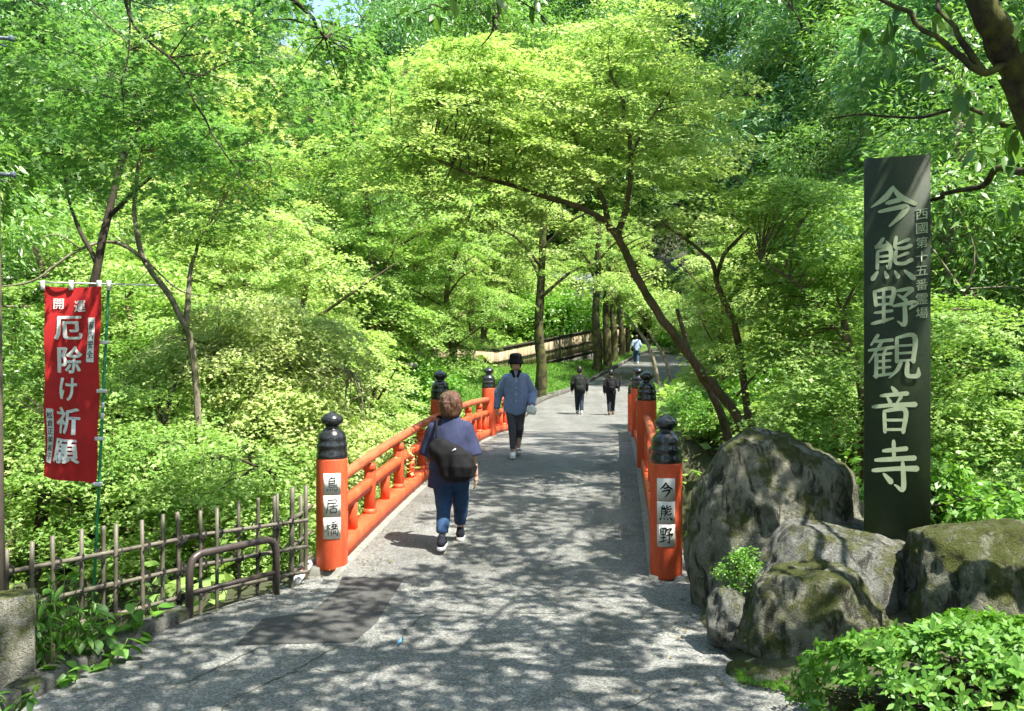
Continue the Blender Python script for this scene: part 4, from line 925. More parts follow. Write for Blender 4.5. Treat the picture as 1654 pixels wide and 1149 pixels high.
# --- small figures further up the road
def walker(label, px, d, z, H, top, trou, hairc, shoe_c, sleeve=None, stride=.16, seed=0, rot=0.0, wide=1.0, skin_arms=False, flip=False):
    base = np.array([(px - CX) / F * d, d, z]); r = thing('person', label, 'person', tuple(base), rotz=rot); s = H / 1.6; r.scale = (s, s, s)
    hm = simple('hair_%d' % seed, hairc, .5, .2); tm = cloth('top_%d' % seed, top); pm_ = cloth('trousers_%d' % seed, trou); sm = simple('shoe_%d' % seed, shoe_c, .6, .1)
    kR, aR, kL, aL = (.07, .04, .45), (.06, -stride, .11), (-.07, .12, .45), (-.06, stride, .1)
    if flip: kR, aR, kL, aL = (.07, .12, .45), (.06, stride, .1), (-.07, .04, .45), (-.06, -stride, .11)
    e = [np.array([s_ * .24 * wide, -.03, 1.02]) for s_ in (-1, 1)]; w = [np.array([s_ * .25 * wide, (.05 if not flip else (.22 if s_ > 0 else -.02)), (.80 if not flip or s_ < 0 else 1.0)]) for s_ in (-1, 1)]
    fs = [ell((0, 0, 1.49), (.075, .09, .105)), ell((0, .04, 1.44), (.05, .055, .055)), ell((0, .1, 1.475), (.013, .018, .018)), cap((0, 0, 1.3), (0, 0, 1.43), .052, .048), cap((0, 0, .85), (0, 0, 1.18), .1, .085)]
    for i, s_ in enumerate((-1, 1)): fs += [cap((s_ * .15, 0, 1.26), e[i], .05, .04), cap(e[i], w[i], .04, .026)]
    fs += [cap(kR, aR, .05, .035), cap(kL, aL, .05, .035)]
    Va, Qa = blob(fs, (-.4, -.35, .04), (.4, .35, 1.62), .017, .025); A = [Va]; Qs = [Qa]; n_ = len(Va)
    for i, s_ in enumerate((-1, 1)):
        Vb, Qb = blob(hand(w[i], (0, .1, -1), -s_, .6), w[i] - .14, w[i] + (.1, .14, .05), .008, .008); A.append(Vb); Qs.append(Qb + n_); n_ += len(Vb)
    put('body', mesh_np('body', np.vstack(A), [np.vstack(Qs)]), M['skin'], r, smooth_sh=True)
    tor = loft([(.74, .18 * wide, .13, 0, 0), (1.0, .175 * wide, .13, 0, 0), (1.2, .185 * wide, .12, 0, 0), (1.28, .16 * wide, .1, 0, 0), (1.34, .08, .07, 0, 0)])
    cutf = .95 if not skin_arms else .1
    sdf_part('jacket' if not skin_arms else 't_shirt', [tor] + [cap((s_ * .15 * wide, 0, 1.25), e[i], .075, .07) for i, s_ in enumerate((-1, 1))] + ([] if skin_arms else [cap(e[i], e[i] + (w[i] - e[i]) * .9, .07, .055) for i in (0, 1)]), .017, tm, r, .03, .008, 9, box=((-.42, -.25, .7), (.42, .28, 1.38)), seed=seed)
    sdf_part('trousers', [cap((-.05, 0, .82), (.05, 0, .82), .125, .125), cap((.08, 0, .8), kR, .1, .078), cap(kR, np.array(aR) + (0, 0, .03), .076, .062), cap((-.08, 0, .8), kL, .1, .078), cap(kL, np.array(aL) + (0, 0, .03), .076, .062)], .016, pm_, r, .02, .004, 10, lambda X, Y, Z: .1 - Z, box=((-.25, -.32, .06), (.25, .32, .97)), seed=seed)
    sdf_part('hair', [loft([(1.39, .06, .05, 0, -.03), (1.46, .088, .1, 0, -.01), (1.54, .088, .1, 0, 0), (1.6, .05, .06, 0, 0)])], .014, hm, r, .03, .005, 25, lambda X, Y, Z: np.minimum(Y - .05, 1.53 - Z), box=((-.13, -.15, 1.34), (.13, .15, 1.64)))
    shoe(r, aR, .05, sm, sm, .014, tilt=-.25); shoe(r, aL, -.05, sm, sm, .014); return base, s
def backpack(label, base, s, m, hgt=.5, z=.78, wd_=.17, dp=.09, tilt=0):
    b = thing('backpack', label, 'backpack', tuple(base + (0, -.2 * s, z * s))); b.scale = (s,) * 3
    sdf_part('pack_body', [loft([(0, wd_ * .8, dp * .7, 0, 0), (.06, wd_, dp, 0, 0), (hgt * .6, wd_, dp, 0, 0), (hgt * .9, wd_ * .8, dp * .8, 0, .01), (hgt, wd_ * .5, dp * .4, 0, .02)])], .016, m, b, .03, .012, 9, box=((-.25, -.2, -.05), (.25, .2, hgt + .08)))
    for s_ in (-1, 1): put('shoulder_strap', MB().tube(spline([(s_ * .1, .03, hgt * .85), (s_ * .11, .14, hgt * .85 + .1), (s_ * .11, .28, hgt * .8), (s_ * .13, .29, .15)], 5), .017, 6).mesh('shoulder_strap'), m, b)
    put('front_pocket', MB().box((0, -dp * .95, hgt * .3), (wd_ * .7, .025, hgt * .2), bev=.015).mesh('front_pocket'), m, b)
zA = float(zr(31.6)) + .006
bkm = cloth('dark_green_black', (.012, .016, .013), .4); nylon = cloth('black_nylon_b', (.008, .008, .009), .3)
b1, s1 = walker('dark-haired walker in black with a long dark backpack and wide trousers', 936, 31.6, zA, 1.62, (.012, .012, .014), (.016, .024, .04), (.02, .012, .01), (.45, .44, .42), seed=1)
backpack('long dark green backpack on the walker in wide trousers', b1, s1, bkm, .56, .70, .19, .1)
b2, s2 = walker('slim walker in black with a small bag and a long thin umbrella', 987, 31.2, zA, 1.52, (.010, .008, .009), (.010, .012, .018), (.012, .01, .01), (.10, .07, .04), seed=2, wide=.9, flip=True, stride=.2, rot=-.12)
backpack('small black backpack of the walker carrying an umbrella', b2, s2, nylon, .34, .86, .13, .07)
um = thing('umbrella', 'furled dark umbrella held upright over the shoulder of the slim walker', 'umbrella', tuple(b2 + (.26, .0, .78)))
ud = cloth('umbrella_cloth', (.012, .010, .012))
put('furled_canopy', MB().tube([(0, .05, 0), (.03, .02, .25), (.08, -.02, .56)], [.024, .03, .02], 8).mesh('furled_canopy'), ud, um)
put('handle', MB().tube(spline([(.08, -.02, .56), (.10, -.03, .66), (.13, -.03, .70), (.165, -.03, .66)], 5), .010, 6).mesh('handle'), ud, um)
zB = float(zr(55)) + .006
b3, s3 = walker('far walker in a pale blue shirt and jeans on the hill', 1028, 55, zB, 1.72, (.30, .40, .52), (.03, .07, .11), (.03, .025, .02), (.6, .6, .58), seed=5, skin_arms=True)
bb = thing('shoulder_bag', 'dark bag on a strap at the hip of the far walker in pale blue', 'bag', tuple(b3 + (-.24, -.05, .82)))
sdf_part('bag_body', [ell((0, 0, .08), (.09, .13, .16))], .017, nylon, bb, .02, .01, 9, box=((-.14, -.18, -.12), (.14, .18, .28)))
put('strap', MB().tube(spline([(.02, -.06, .2), (.16, -.13, .42), (.36, -.08, .62), (.4, .05, .63)], 5), .014, 6).mesh('strap'), nylon, bb)

# ------------------------------------------------------------------ foliage
def polar(ts, rs, cy_=.42):
    return np.array([(math.sin(math.radians(a)) * r, cy_ + math.cos(math.radians(a)) * r, 0) for a, r in zip(ts, rs)])
SHAPE = {
    'star5': np.vstack([[(0, 0, 0)], polar([-128, -96, -64, -32, 0, 32, 64, 96, 128], [.46, .2, .6, .22, .66, .22, .6, .2, .46])]),
    'star3': np.vstack([[(0, 0, 0)], polar([-72, -36, 0, 36, 72], [.62, .22, .66, .22, .62])]),
    'diamond': np.array([(0, 0, 0), (.32, .42, .0), (0, 1, 0), (-.32, .42, 0)]),
    'lance': np.array([(0, 0, 0), (.15, .4, .03), (0, 1, -.06), (-.15, .4, .03)]),
    'az': np.array([(0, 0, 0), (.15, .25, .03), (.2, .55, .04), (0, 1, -.08), (-.2, .55, .04), (-.15, .25, .03)]),
    'oval': np.array([(0, 0, 0), (.2, .22, .04), (.27, .5, .05), (.17, .8, .02), (0, 1, -.06), (-.17, .8, .02), (-.27, .5, .05), (-.2, .22, .04)]),
}
def unit(a): return a / (np.linalg.norm(a, axis=-1, keepdims=True) + 1e-9)
def leaf_mesh(name, C, Nn, D, S, tint, shape, m):
    sh = SHAPE[shape]; Nn = unit(Nn); D = unit(D - Nn * np.sum(D * Nn, -1, keepdims=True)); X = np.cross(D, Nn)
    V = C[:, None] + S[:, None, None] * (sh[None, :, 0:1] * X[:, None] + sh[None, :, 1:2] * D[:, None] + sh[None, :, 2:3] * Nn[:, None])
    k = len(sh); n = len(C)
    me = bpy.data.meshes.new(name); me.vertices.add(n * k); me.vertices.foreach_set('co', V.astype(np.float32).ravel())
    me.loops.add(n * k); me.loops.foreach_set('vertex_index', np.arange(n * k, dtype=np.int32))
    me.polygons.add(n); me.polygons.foreach_set('loop_start', np.arange(0, n * k, k, dtype=np.int32))
    me.update(calc_edges=True)
    a = me.attributes.new('tint', 'FLOAT', 'FACE'); a.data.foreach_set('value', np.clip(tint, 0, 1).astype(np.float32))
    me.materials.append(m); return me
def in_blobs(r, blobs, n, inner=.35):
    w = np.array([b[1][0] * b[1][1] * b[1][2] for b in blobs]) ** .75; ix = r.choice(len(blobs), n, p=w / w.sum())
    d = unit(r.normal(size=(n, 3))); rad = (inner ** 3 + (1 - inner ** 3) * r.random(n)) ** (1 / 3)
    c = np.array([b[0] for b in blobs], float)[ix]; s = np.array([b[1] for b in blobs], float)[ix]
    return c + d * rad[:, None] * s, unit(d * s)
def pads(r, ctr, out, R, lpp, thick=.05, droop=.25, tilt=.3, njit=.4):
    """flat tiers of leaves, the way a maple carries them"""
    n = len(ctr); up = unit(np.array([0, 0, 1.]) + tilt * out * np.array([1, 1, .3]) + r.normal(0, .10, (n, 3)))
    a = unit(np.cross(up, out + r.normal(0, .2, (n, 3)))); b = np.cross(up, a)
    k = np.repeat(np.arange(n), lpp); m = len(k)
    tw = r.uniform(0, 2 * math.pi, (n, 9)); th = tw[k, r.integers(0, 9, m)] + r.normal(0, .16, m)
    rr = R[k] * r.random(m) ** .62; el_ = 1 + .35 * np.cos(2 * th)
    C = ctr[k] + a[k] * (np.cos(th) * rr)[:, None] + b[k] * (np.sin(th) * rr * el_)[:, None]
    C = C + up[k] * (r.normal(0, thick, m) - droop * rr ** 2 / R[k])[:, None]
    rad = a[k] * np.cos(th)[:, None] + b[k] * np.sin(th)[:, None]
    return C, up[k] + r.normal(0, njit, (m, 3)), rad + np.array([0, 0, -.25]) + r.normal(0, .45, (m, 3)), k
def sprays(r, ctr, out, R, lpp, droop=.3, njit=.6):
    n = len(ctr); k = np.repeat(np.arange(n), lpp); m = len(k)
    d = unit(r.normal(size=(m, 3)) + .5 * out[k]); C = ctr[k] + d * (R[k] * r.random(m) ** .5)[:, None] * np.array([1, 1, .65])
    return C, np.array([0, 0, 1.]) + .5 * d + r.normal(0, njit, (m, 3)), d + np.array([0, 0, -droop]) + r.normal(0, .35, (m, 3)), k
def limb_path(pts, r0, r1, per=6, wob=0.0, seed=0):
    A = spline(np.array(pts, float), per); n = len(A)
    if wob: A = A + wob * np.stack([vnoise(np.arange(n) * .5, 0, seed + .5), vnoise(np.arange(n) * .5, 7, seed + .5), 0 * np.arange(n)], -1) * np.linspace(0, 1, n)[:, None]
    return A, np.linspace(r0, r1, n)
def tree(name, label, cat, base, limbs, blobs, npads, R, lpp, size, shape, m, bark, seed=0, mode='pads', group=None, inner=.35, twig=.012, extra=None, local=True, sides=10, tintb=(.15, .85), **kw):
    """limbs: list of (points, r0, r1) in world space"""
    r = np.random.default_rng(seed); base = np.array(base, float)
    root = thing(name, label, cat, tuple(base), group)
    tb = MB(); nodes = []; nr = []
    for q, (pts, r0, r1) in enumerate(limbs):
        A, rad = limb_path(pts, r0, r1, 6, .05, seed + q); tb.tube(A - base, rad, sides if r0 > .05 else 6, .16, seed=q + seed)
        if q > 0 or len(limbs) == 1: nodes.append(A); nr.append(rad)
        else: nodes.append(A[len(A) // 2:]); nr.append(rad[len(A) // 2:])
    put('trunk', tb.mesh('trunk'), bark, root, smooth_sh=True)
    nodes = np.concatenate(nodes); nr = np.concatenate(nr)
    ctr, out = in_blobs(r, blobs, npads, inner)
    if extra is not None: ctr = np.vstack([ctr, extra]); out = np.vstack([out, unit(extra - np.mean(nodes, 0))])
    n = len(ctr); Rr = R * r.uniform(.65, 1.35, n)
    if twig:
        bt = MB()
        for c in ctr[:: 2]:
            dd = nodes - c; cost = np.linalg.norm(dd, axis=1) + .8 * np.clip(dd[:, 2], 0, None); j = int(np.argmin(cost)); s0 = nodes[j]
            L = np.linalg.norm(c - s0)
            if L < .15: continue
            mid = (s0 + c) / 2 + np.array([0, 0, .10 * L]) + r.normal(0, .07 * L, 3)
            r0 = min(nr[j] * .7, twig * (1 + L * .8)); bt.tube(spline([s0, mid, c], 3) - base, np.linspace(r0, twig * .25, 7), 4, caps=False)
        if bt.n: put('branches', bt.mesh('branches'), bark, root, smooth_sh=True)['kind'] = 'stuff'
    f = pads if mode == 'pads' else sprays
    C, Nn, D, k = f(r, ctr, out, Rr, lpp, **kw)
    pt = r.uniform(*tintb, n); tint = pt[k] + r.normal(0, .16, len(k)); S = size * r.uniform(.6, 1.25, len(k))
    put('crown', leaf_mesh('crown', C - base, Nn, D, S, tint, shape, m), None, root)['kind'] = 'stuff'
    return root
def copy_tree(src, label, loc, rot, sc, group=None, leaf=None):
    o = src.copy(); COL.objects.link(o); o.location = loc; o.rotation_euler = (0, 0, rot); o.scale = sc; o['label'] = label
    if group: o['group'] = group
    for ch in list(src.children):
        c = ch.copy(); COL.objects.link(c); c.parent = o
        if leaf is not None and ch.name.startswith('crown'):
            c.material_slots[0].link = 'OBJECT'; c.material_slots[0].material = leaf
    return o
def T3(x, y): return np.array([x, y, float(terrain(np.array([float(x)]), np.array([float(y)]))[0])])

# --- the leaning maple right of the bridge
d0 = 13.0
hb = P(1206, 760, d0); 
tr = [P(1222, 850, d0), P(1208, 720, d0), P(1190, 672, d0), P(1150, 620, 13), P(1100, 556, 12.9), P(1060, 500, 12.8), P(1026, 442, 12.7), P(1003, 392, 12.6), P(976, 356, 12.5)]
la = [P(1003, 392, 12.6), P(976, 356, 12.5), P(930, 333, 12.3), P(880, 318, 12.1), P(820, 298, 11.9), P(760, 281, 11.7), P(700, 254, 11.5), P(640, 228, 11.3)]
lb = [P(985, 372, 12.5), P(973, 320, 12.6), P(948, 272, 12.7), P(925, 205, 12.8)]
lc = [P(996, 384, 12.6), P(1014, 324, 12.4), P(1020, 250, 12.3), P(1010, 190, 12.2), P(985, 120, 12)]
lc2 = [P(1020, 250, 12.3), P(1045, 200, 12.5), P(1075, 160, 12.7), P(1110, 110, 13)]
t2 = [P(1222, 740, 13.1), P(1204, 645, 13.1), P(1190, 536, 13), P(1173, 495, 12.9), P(1157, 446, 12.8)]
t2a = [P(1157, 446, 12.8), P(1149, 422, 12.7), P(1130, 404, 12.6), P(1100, 380, 12.4), P(1060, 350, 12.3)]
t2b = [P(1157, 446, 12.8), P(1165, 422, 12.9), P(1178, 400, 13), P(1198, 381, 13.1), P(1214, 362, 13.2), P(1240, 320, 13.3)]
t2c = [P(1171, 490, 12.9), P(1194, 467, 12.8), P(1226, 463, 12.6), P(1265, 457, 12.4), P(1335, 450, 12.2)]
t2d = [P(1190, 640, 13), P(1225, 600, 12.8), P(1265, 575, 12.6), P(1300, 560, 12.4)]
t3 = [P(1190, 790, 13.6), P(1177, 712, 13.6), P(1161, 659, 13.6), P(1132, 610, 13.7), P(1110, 560, 13.8), P(1095, 500, 14)]
blobs = [(P(690, 190, 11.6), (1.05, .9, .75)), (P(800, 170, 11.9), (1.1, 1.0, .85)), (P(930, 170, 12.5), (1.2, 1.1, 1.0)), (P(1040, 190, 12.6), (1.0, 1.1, 1.1)), (P(620, 260, 11.3), (.7, .8, .45)),
         (P(880, 380, 12.4), (.5, .6, .28)), (P(1000, 60, 12.6), (.9, .9, .6)), (P(860, 270, 11.9), (.9, .8, .35)), (P(740, 330, 11.9), (.8, .8, .3)), (P(1060, 330, 12.3), (.6, .7, .4)), (P(1120, 250, 12.8), (.7, .9, .8))]
hero = tree('maple_tree', 'leaning forked maple rising from behind the tall boulder and arching over the road', 'tree', hb,
            [(tr, .078, .046), (la, .046, .014), (lb, .045, .015), (lc, .045, .015), (lc2, .02, .01), (t2, .06, .035), (t2a, .035, .012), (t2b, .035, .012), (t2c, .03, .010), (t2d, .02, .008), (t3, .075, .03)],
            blobs, 185, .78, 430, .053, 'star3', M['maple_lime'], M['bark'], 11, thick=.022, njit=.3, twig=.006, droop=.16, tilt=.22)
hero2 = tree('maple_tree', 'shaded green maple spreading flat tiers behind the inscribed pillar', 'tree', P(1420, 900, 11.5),
             [([P(1420, 930, 11.5), P(1400, 780, 11.5), P(1390, 640, 11.6), P(1360, 500, 11.8)], .09, .04), ([P(1392, 650, 11.6), P(1450, 560, 11), P(1540, 500, 10.6)], .04, .012), ([P(1375, 560, 11.7), P(1300, 470, 11.8), P(1230, 420, 12)], .035, .012)],
             [(P(1260, 330, 12.6), (1.1, .9, .4)), (P(1330, 420, 12.2), (1.0, .9, .35)), (P(1310, 560, 11.8), (.9, .8, .6)), (P(1550, 560, 10.6), (1.0, .8, .7)), (P(1290, 480, 12.4), (.9, .8, .3)), (P(1560, 700, 10.2), (.9, .7, .6)), (P(1310, 660, 11.5), (.6, .6, .5))],
             210, .6, 240, .056, 'star3', M['maple_mid'], M['bark'], 12, thick=.03, njit=.32, twig=.007)
# --- golden-green maple mound on the left in the ravine
lm = T3(-4.2, 13.0)
tree('maple_tree', 'sunlit yellow-green maple mounded over the ravine left of the bridge', 'tree', lm,
     [([lm, lm + (.1, -.1, 1.6), P(420, 640, 12.6), P(430, 560, 12.5)], .12, .05), ([P(420, 640, 12.6), P(500, 590, 12), P(570, 600, 11.8)], .04, .012), ([P(425, 600, 12.5), P(350, 560, 12.2), P(280, 545, 12)], .04, .012)],
     [(P(420, 520, 12.6), (.95, .9, .45)), (P(500, 570, 12.2), (.75, .8, .5)), (P(400, 590, 11.9), (.95, .8, .42)), (P(470, 660, 11.6), (.9, .8, .5)), (P(560, 720, 11.4), (.6, .7, .35)), (P(330, 560, 12.2), (.6, .8, .4))],
     200, .52, 260, .05, 'star3', M['maple_gold'], M['bark_pale'], 13, tilt=.5, droop=.35, thick=.03, njit=.32, twig=.006)
lm = T3(-5.4, 10.6)
tree('maple_tree', 'low green maple filling the ravine behind the bamboo fence', 'tree', lm,
     [([lm, lm + (.2, .2, 1.6), P(260, 760, 10.6), P(270, 690, 10.6)], .10, .04), ([P(260, 760, 10.6), P(360, 740, 10), P(440, 760, 9.8)], .03, .01), ([P(260, 740, 10.6), P(180, 700, 10.4), P(110, 690, 10.2)], .03, .01)],
     [(P(300, 740, 10.3), (1.0, .8, .45)), (P(420, 780, 10.0), (.8, .7, .5)), (P(200, 690, 10.6), (.9, .8, .55)), (P(120, 790, 10), (.9, .8, .6)), (P(300, 850, 9.6), (1.3, .8, .6)), (P(460, 880, 9.5), (.6, .6, .6)), (P(60, 640, 11), (.8, .8, .7)), (P(250, 600, 11.8), (.9, .8, .35))],
     230, .55, 210, .05, 'star3', M['maple_mid'], M['bark_dark'], 14, tilt=.35, thick=.03, njit=.32, twig=.006)
# --- maple hanging over from the upper left, close to the camera
nt_b = np.array([-5.6, 6.0, -1.5])
tree('maple_tree', 'deep green maple hanging its branches over the banner from above', 'tree', nt_b,
     [([nt_b, (-5.5, 6.1, 1.5), (-5.2, 6.2, 3.6), (-4.6, 6.3, 5.4)], .14, .07), ([(-5.2, 6.2, 3.6), P(40, -120, 6.4), P(190, -60, 6.4)], .03, .02), ([P(190, -60, 6.4), P(215, 40, 6.3), P(285, 105, 6.2), P(330, 190, 6.1), P(370, 250, 6.0), P(400, 310, 5.9)], .011, .003), ([P(210, -20, 6.4), P(205, 100, 6.4), P(195, 190, 6.4)], .008, .003), ([(-4.6, 6.3, 5.4), P(400, -40, 7), P(520, 60, 7.2)], .04, .01)],
     [(P(300, 90, 6.6), (.95, .7, .42)), (P(420, 170, 6.6), (.75, .6, .35)), (P(180, 170, 6.9), (.8, .7, .5)), (P(450, 40, 7.4), (.8, .7, .45)), (P(340, 290, 6.8), (.5, .5, .25)), (P(60, 90, 7.4), (.6, .7, .6)), (P(230, 280, 7.4), (.7, .6, .25)), (P(560, 120, 8), (.5, .6, .4)), ((-1.7, 5.5, 6.6), (1.5, 1.1, .45)), ((-3.5, 5.7, 6.8), (1.4, 1.2, .45))],
     260, .34, 62, .062, 'star5', M['maple_deep'], M['bark_dark'], 15, thick=.035, twig=.006)

# --- leaning trunks in the ravine on the banner side
b_ = np.array(P(40, 900, 10.2)); b_[2] = T3(b_[0], b_[1])[2]
tree('leaning_tree', 'dark leaning trunk rising behind the red banner', 'tree', b_,
     [([b_, P(90, 660, 10.1), P(125, 540, 10.1), P(158, 430, 10.1), P(188, 300, 10.3), P(235, 170, 10.6)], .07, .03), ([P(158, 430, 10.1), P(120, 350, 10.3), P(95, 250, 10.6)], .03, .01), ([P(176, 350, 10.2), P(240, 290, 10), P(300, 250, 9.8)], .025, .008)],
     [(P(230, 150, 10.8), (1.0, .8, .5)), (P(90, 230, 10.8), (.8, .8, .4)), (P(320, 230, 10), (.6, .6, .25))], 70, .5, 190, .055, 'star3', M['maple_deep'], M['bark_dark'], 61, thick=.03, njit=.32, twig=.006)
b_ = np.array(P(330, 900, 10.9)); b_[2] = T3(b_[0], b_[1])[2]
tree('leaning_tree', 'pale crooked tree with bare forked branches between banner and bridge', 'tree', b_,
     [([b_, P(318, 640, 10.8), P(285, 500, 10.8), P(228, 410, 10.9), P(218, 300, 11), P(246, 190, 11.3)], .05, .02), ([P(240, 425, 10.9), P(190, 392, 10.5), P(130, 402, 10.2), P(60, 450, 10), P(-20, 468, 9.9)], .026, .008), ([P(190, 392, 10.5), P(235, 420, 10.2), P(290, 468, 10), P(330, 480, 9.9)], .016, .004), ([P(130, 402, 10.2), P(95, 380, 10), P(60, 385, 9.9)], .010, .003), ([P(300, 540, 10.8), P(310, 430, 10.9), P(325, 380, 11)], .04, .012)],
     [(P(250, 190, 11.6), (.9, .8, .4)), (P(390, 260, 11.4), (.7, .7, .3)), (P(345, 370, 11.2), (.5, .6, .25))], 55, .5, 190, .055, 'star3', M['maple_mid'], M['bark_pale'], 62, thick=.03, njit=.32, twig=.006)

# --- variants for the wood behind, then copies of them
def variant(kind, seed, size, shape, m, bark, H=9.5, mode='pads', npads=230, lpp=120, R=.7, wide=1.0, label='', low=.25, **kw):
    r = np.random.default_rng(seed); limbs = [([(0, 0, -.4), (r.uniform(-.3, .3), r.uniform(-.3, .3), H * .3), (r.uniform(-.6, .6), r.uniform(-.6, .6), H * .55), (r.uniform(-.8, .8), r.uniform(-.8, .8), H * .9)], .2, .05)]
    A = spline(np.array(limbs[0][0]), 6)
    for q in range(6):
        s = A[int(len(A) * (.35 + .09 * q))]; th = q * 2.1 + r.uniform(-.5, .5); L = wide * r.uniform(1.8, 2.8)
        limbs.append(([s, s + (math.cos(th) * L * .5, math.sin(th) * L * .5, .7), s + (math.cos(th) * L, math.sin(th) * L, r.uniform(.8, 1.8))], .05, .015))
    blobs = []
    for q in range(9):
        z = H * (low + (1 - low) * (q + .6) / 9.4); w = wide * 2.4 * math.sin(math.pi * min(1, (q + 1.6) / 10.4)) ** .7; th = q * 2.4
        blobs.append(((math.cos(th) * w * .45, math.sin(th) * w * .45, z), (w * .8, w * .8, H * .075)))
    return tree(kind, label, 'tree', (0, 0, 0), limbs, blobs, npads, R, lpp, size, shape, m, bark, seed, mode, **kw)
far = lambda: None
vm1 = variant('maple_tree', 31, .085, 'star3', M['maple_lime'], M['bark'], npads=190, lpp=260, R=.85, droop=.18, thick=.04, njit=.34, twig=.010, group='maples of the wood')
vm2 = variant('maple_tree', 32, .085, 'star3', M['maple_mid'], M['bark'], npads=190, lpp=260, R=.85, droop=.18, low=.15, thick=.04, njit=.34, twig=.010, group='maples of the wood')
ve1 = variant('evergreen_tree', 33, .17, 'lance', M['ever'], M['bark_pale'], H=11, mode='sprays', npads=420, lpp=85, R=.75, group='evergreens of the wood')
ve2 = variant('evergreen_tree', 34, .20, 'lance', M['ever_blue'], M['bark_dark'], H=12, mode='sprays', npads=420, lpp=85, R=.8, low=.1, group='evergreens of the wood')
vb = tree('shrub', '', 'shrub', (0, 0, 0), [([(0, 0, -.3), (.05, 0, .4), (.1, .1, .9)], .04, .015)], [((0, 0, .6), (.9, .9, .5)), ((.4, .2, .9), (.6, .6, .4))], 75, .3, 80, .085, 'diamond', M['weed'], M['bark_dark'], 35, 'sprays', twig=.008, group='shrubs on the ravine slopes')
V_ = {'m1': vm1, 'm2': vm2, 'e1': ve1, 'e2': ve2, 'b': vb}; used = set()
LAB = {('m1', 0): 'bright lime maple with flat layered sprays', ('m1', 1): 'golden-tinted maple', ('m2', 0): 'mid-green maple with low foliage', ('m2', 1): 'deep green shaded maple',
       ('e1', 0): 'tall narrow-leaved evergreen', ('e2', 0): 'bluish broad evergreen', ('b', 0): 'leafy green shrub', ('b', 1): 'sunny lime-leaved shrub'}
ALT = {('b', 1): 'maple_lime', ('m1', 1): 'maple_gold', ('m2', 1): 'maple_deep'}
GR = {('m1', 0): 'lime maples of the wood', ('m1', 1): 'golden maples of the wood', ('m2', 0): 'mid-green maples of the wood', ('m2', 1): 'deep green maples of the wood', ('e1', 0): 'narrow-leaved evergreens of the wood', ('e2', 0): 'bluish evergreens of the wood', ('b', 0): 'shrubs', ('b', 1): 'lime shrubs'}
def grow(v, x, y, s, alt=0, z=None, rot=None):
    src = V_[v]; b = T3(x, y); 
    if z is not None: b[2] = z
    rot = random.uniform(0, 6.28) if rot is None else rot
    side = int(x > road_left(y)) if y >= 24 else int(x > 0)
    zone = 'beyond the bend of the far road' if y > 66 else (('behind the board fence', 'on the open side of the far road')[side] if y >= 24 else (('on the banner side of the ravine', 'on the boulder side of the ravine')[side] if y > 8.4 else 'on the near side of the bridge'))
    lab_, gr_ = LAB[v, alt] + ' ' + zone, GR[v, alt] + ' ' + zone
    sc = (s * random.uniform(.9, 1.1), s * random.uniform(.9, 1.1), s * random.uniform(.92, 1.08)); key = (v, alt)
    if v not in used and alt == 0:
        used.add(v); src.location = b; src.rotation_euler = (0, 0, rot); src.scale = sc; src['label'] = lab_; src['group'] = gr_; return src
    return copy_tree(src, lab_, tuple(b), rot, sc, gr_, M[ALT[key]] if key in ALT else None)
# left bank beyond the ravine
for v, x, y, s, a in [('m1', -3.5, 20.8, .76, 0), ('m1', -5.6, 22, .95, 0), ('m2', -1.6, 25.5, .70, 0), ('m2', -8.5, 18, .95, 0), ('m1', -3.4, 31, .85, 0), ('m2', -5.5, 29, 1.1, 1), ('m1', -9, 26, 1.15, 1), ('e1', -12, 22, 1.15, 0), ('e1', -10, 14, .95, 0), ('m2', -12.5, 16, 1.0, 1),
                      ('e2', -15, 29, 1.3, 0), ('m1', -7, 36, 1.4, 0), ('m1', -4.5, 41, 1.4, 0), ('m1', -2, 48, 1.2, 0), ('e1', -20, 36, 1.4, 0), ('e2', -12, 42, 1.5, 0), ('e1', -26, 26, 1.4, 0), ('m2', -17, 19, 1.1, 0), ('e2', -6, 52, 1.6, 0), ('m1', 0, 58, 1.3, 0), ('e2', -18, 52, 1.6, 0), ('e2', -30, 44, 1.7, 0), ('e2', -22, 62, 1.9, 0), ('e2', -8, 68, 1.9, 0), ('e2', -36, 62, 2.0, 0), ('m1', -5.6, 36, .9, 0), ('e1', -7.2, 8.6, .9, 0), ('e2', -13, 9.5, 1.1, 0)]:
    grow(v, x, y, s, a)
for v, x, y, s, a in [('m1', -4.2, 37, 1.0, 0), ('m1', -1.6, 50, 1.0, 0), ('m1', -4.5, 33, 1.2, 1), ('m2', -3.8, 24, 1.0, 0), ('m1', -7.2, 20, 1.1, 0), ('m2', -6.0, 15.5, .8, 0)]:
    grow(v, x, y, s, a)
# right bank
for v, x, y, s, a in [('m2', 6.6, 17.5, .85, 0), ('m1', 5.6, 24.5, .62, 0), ('e1', 9.5, 19, 1.1, 0), ('e1', 12.5, 16, 1.15, 0), ('e2', 13, 26, 1.25, 0), ('m2', 12, 29, .9, 0), ('m2', 8.6, 13.5, .75, 1), ('e1', 15.5, 22, 1.3, 0), ('e2', 16, 30, 1.5, 0), ('e1', 14.5, 37, 1.3, 0), ('m1', 10.2, 37, .62, 0), ('e2', 20, 38, 1.6, 0), ('e1', 16, 46, 1.5, 0),
                      ('m2', 13.2, 50, .8, 0), ('e2', 24, 48, 1.8, 0), ('e2', 22, 61, 1.7, 0), ('m1', 16, 56, .85, 0), ('e2', 26, 64, 2.0, 0), ('e2', 34, 50, 2.0, 0), ('e1', 22, 27, 1.4, 0), ('e1', 28, 34, 1.6, 0), ('m2', 12.5, 12.2, .75, 1), ('m1', 13.5, 44, .8, 0)]:
    grow(v, x, y, s, a)
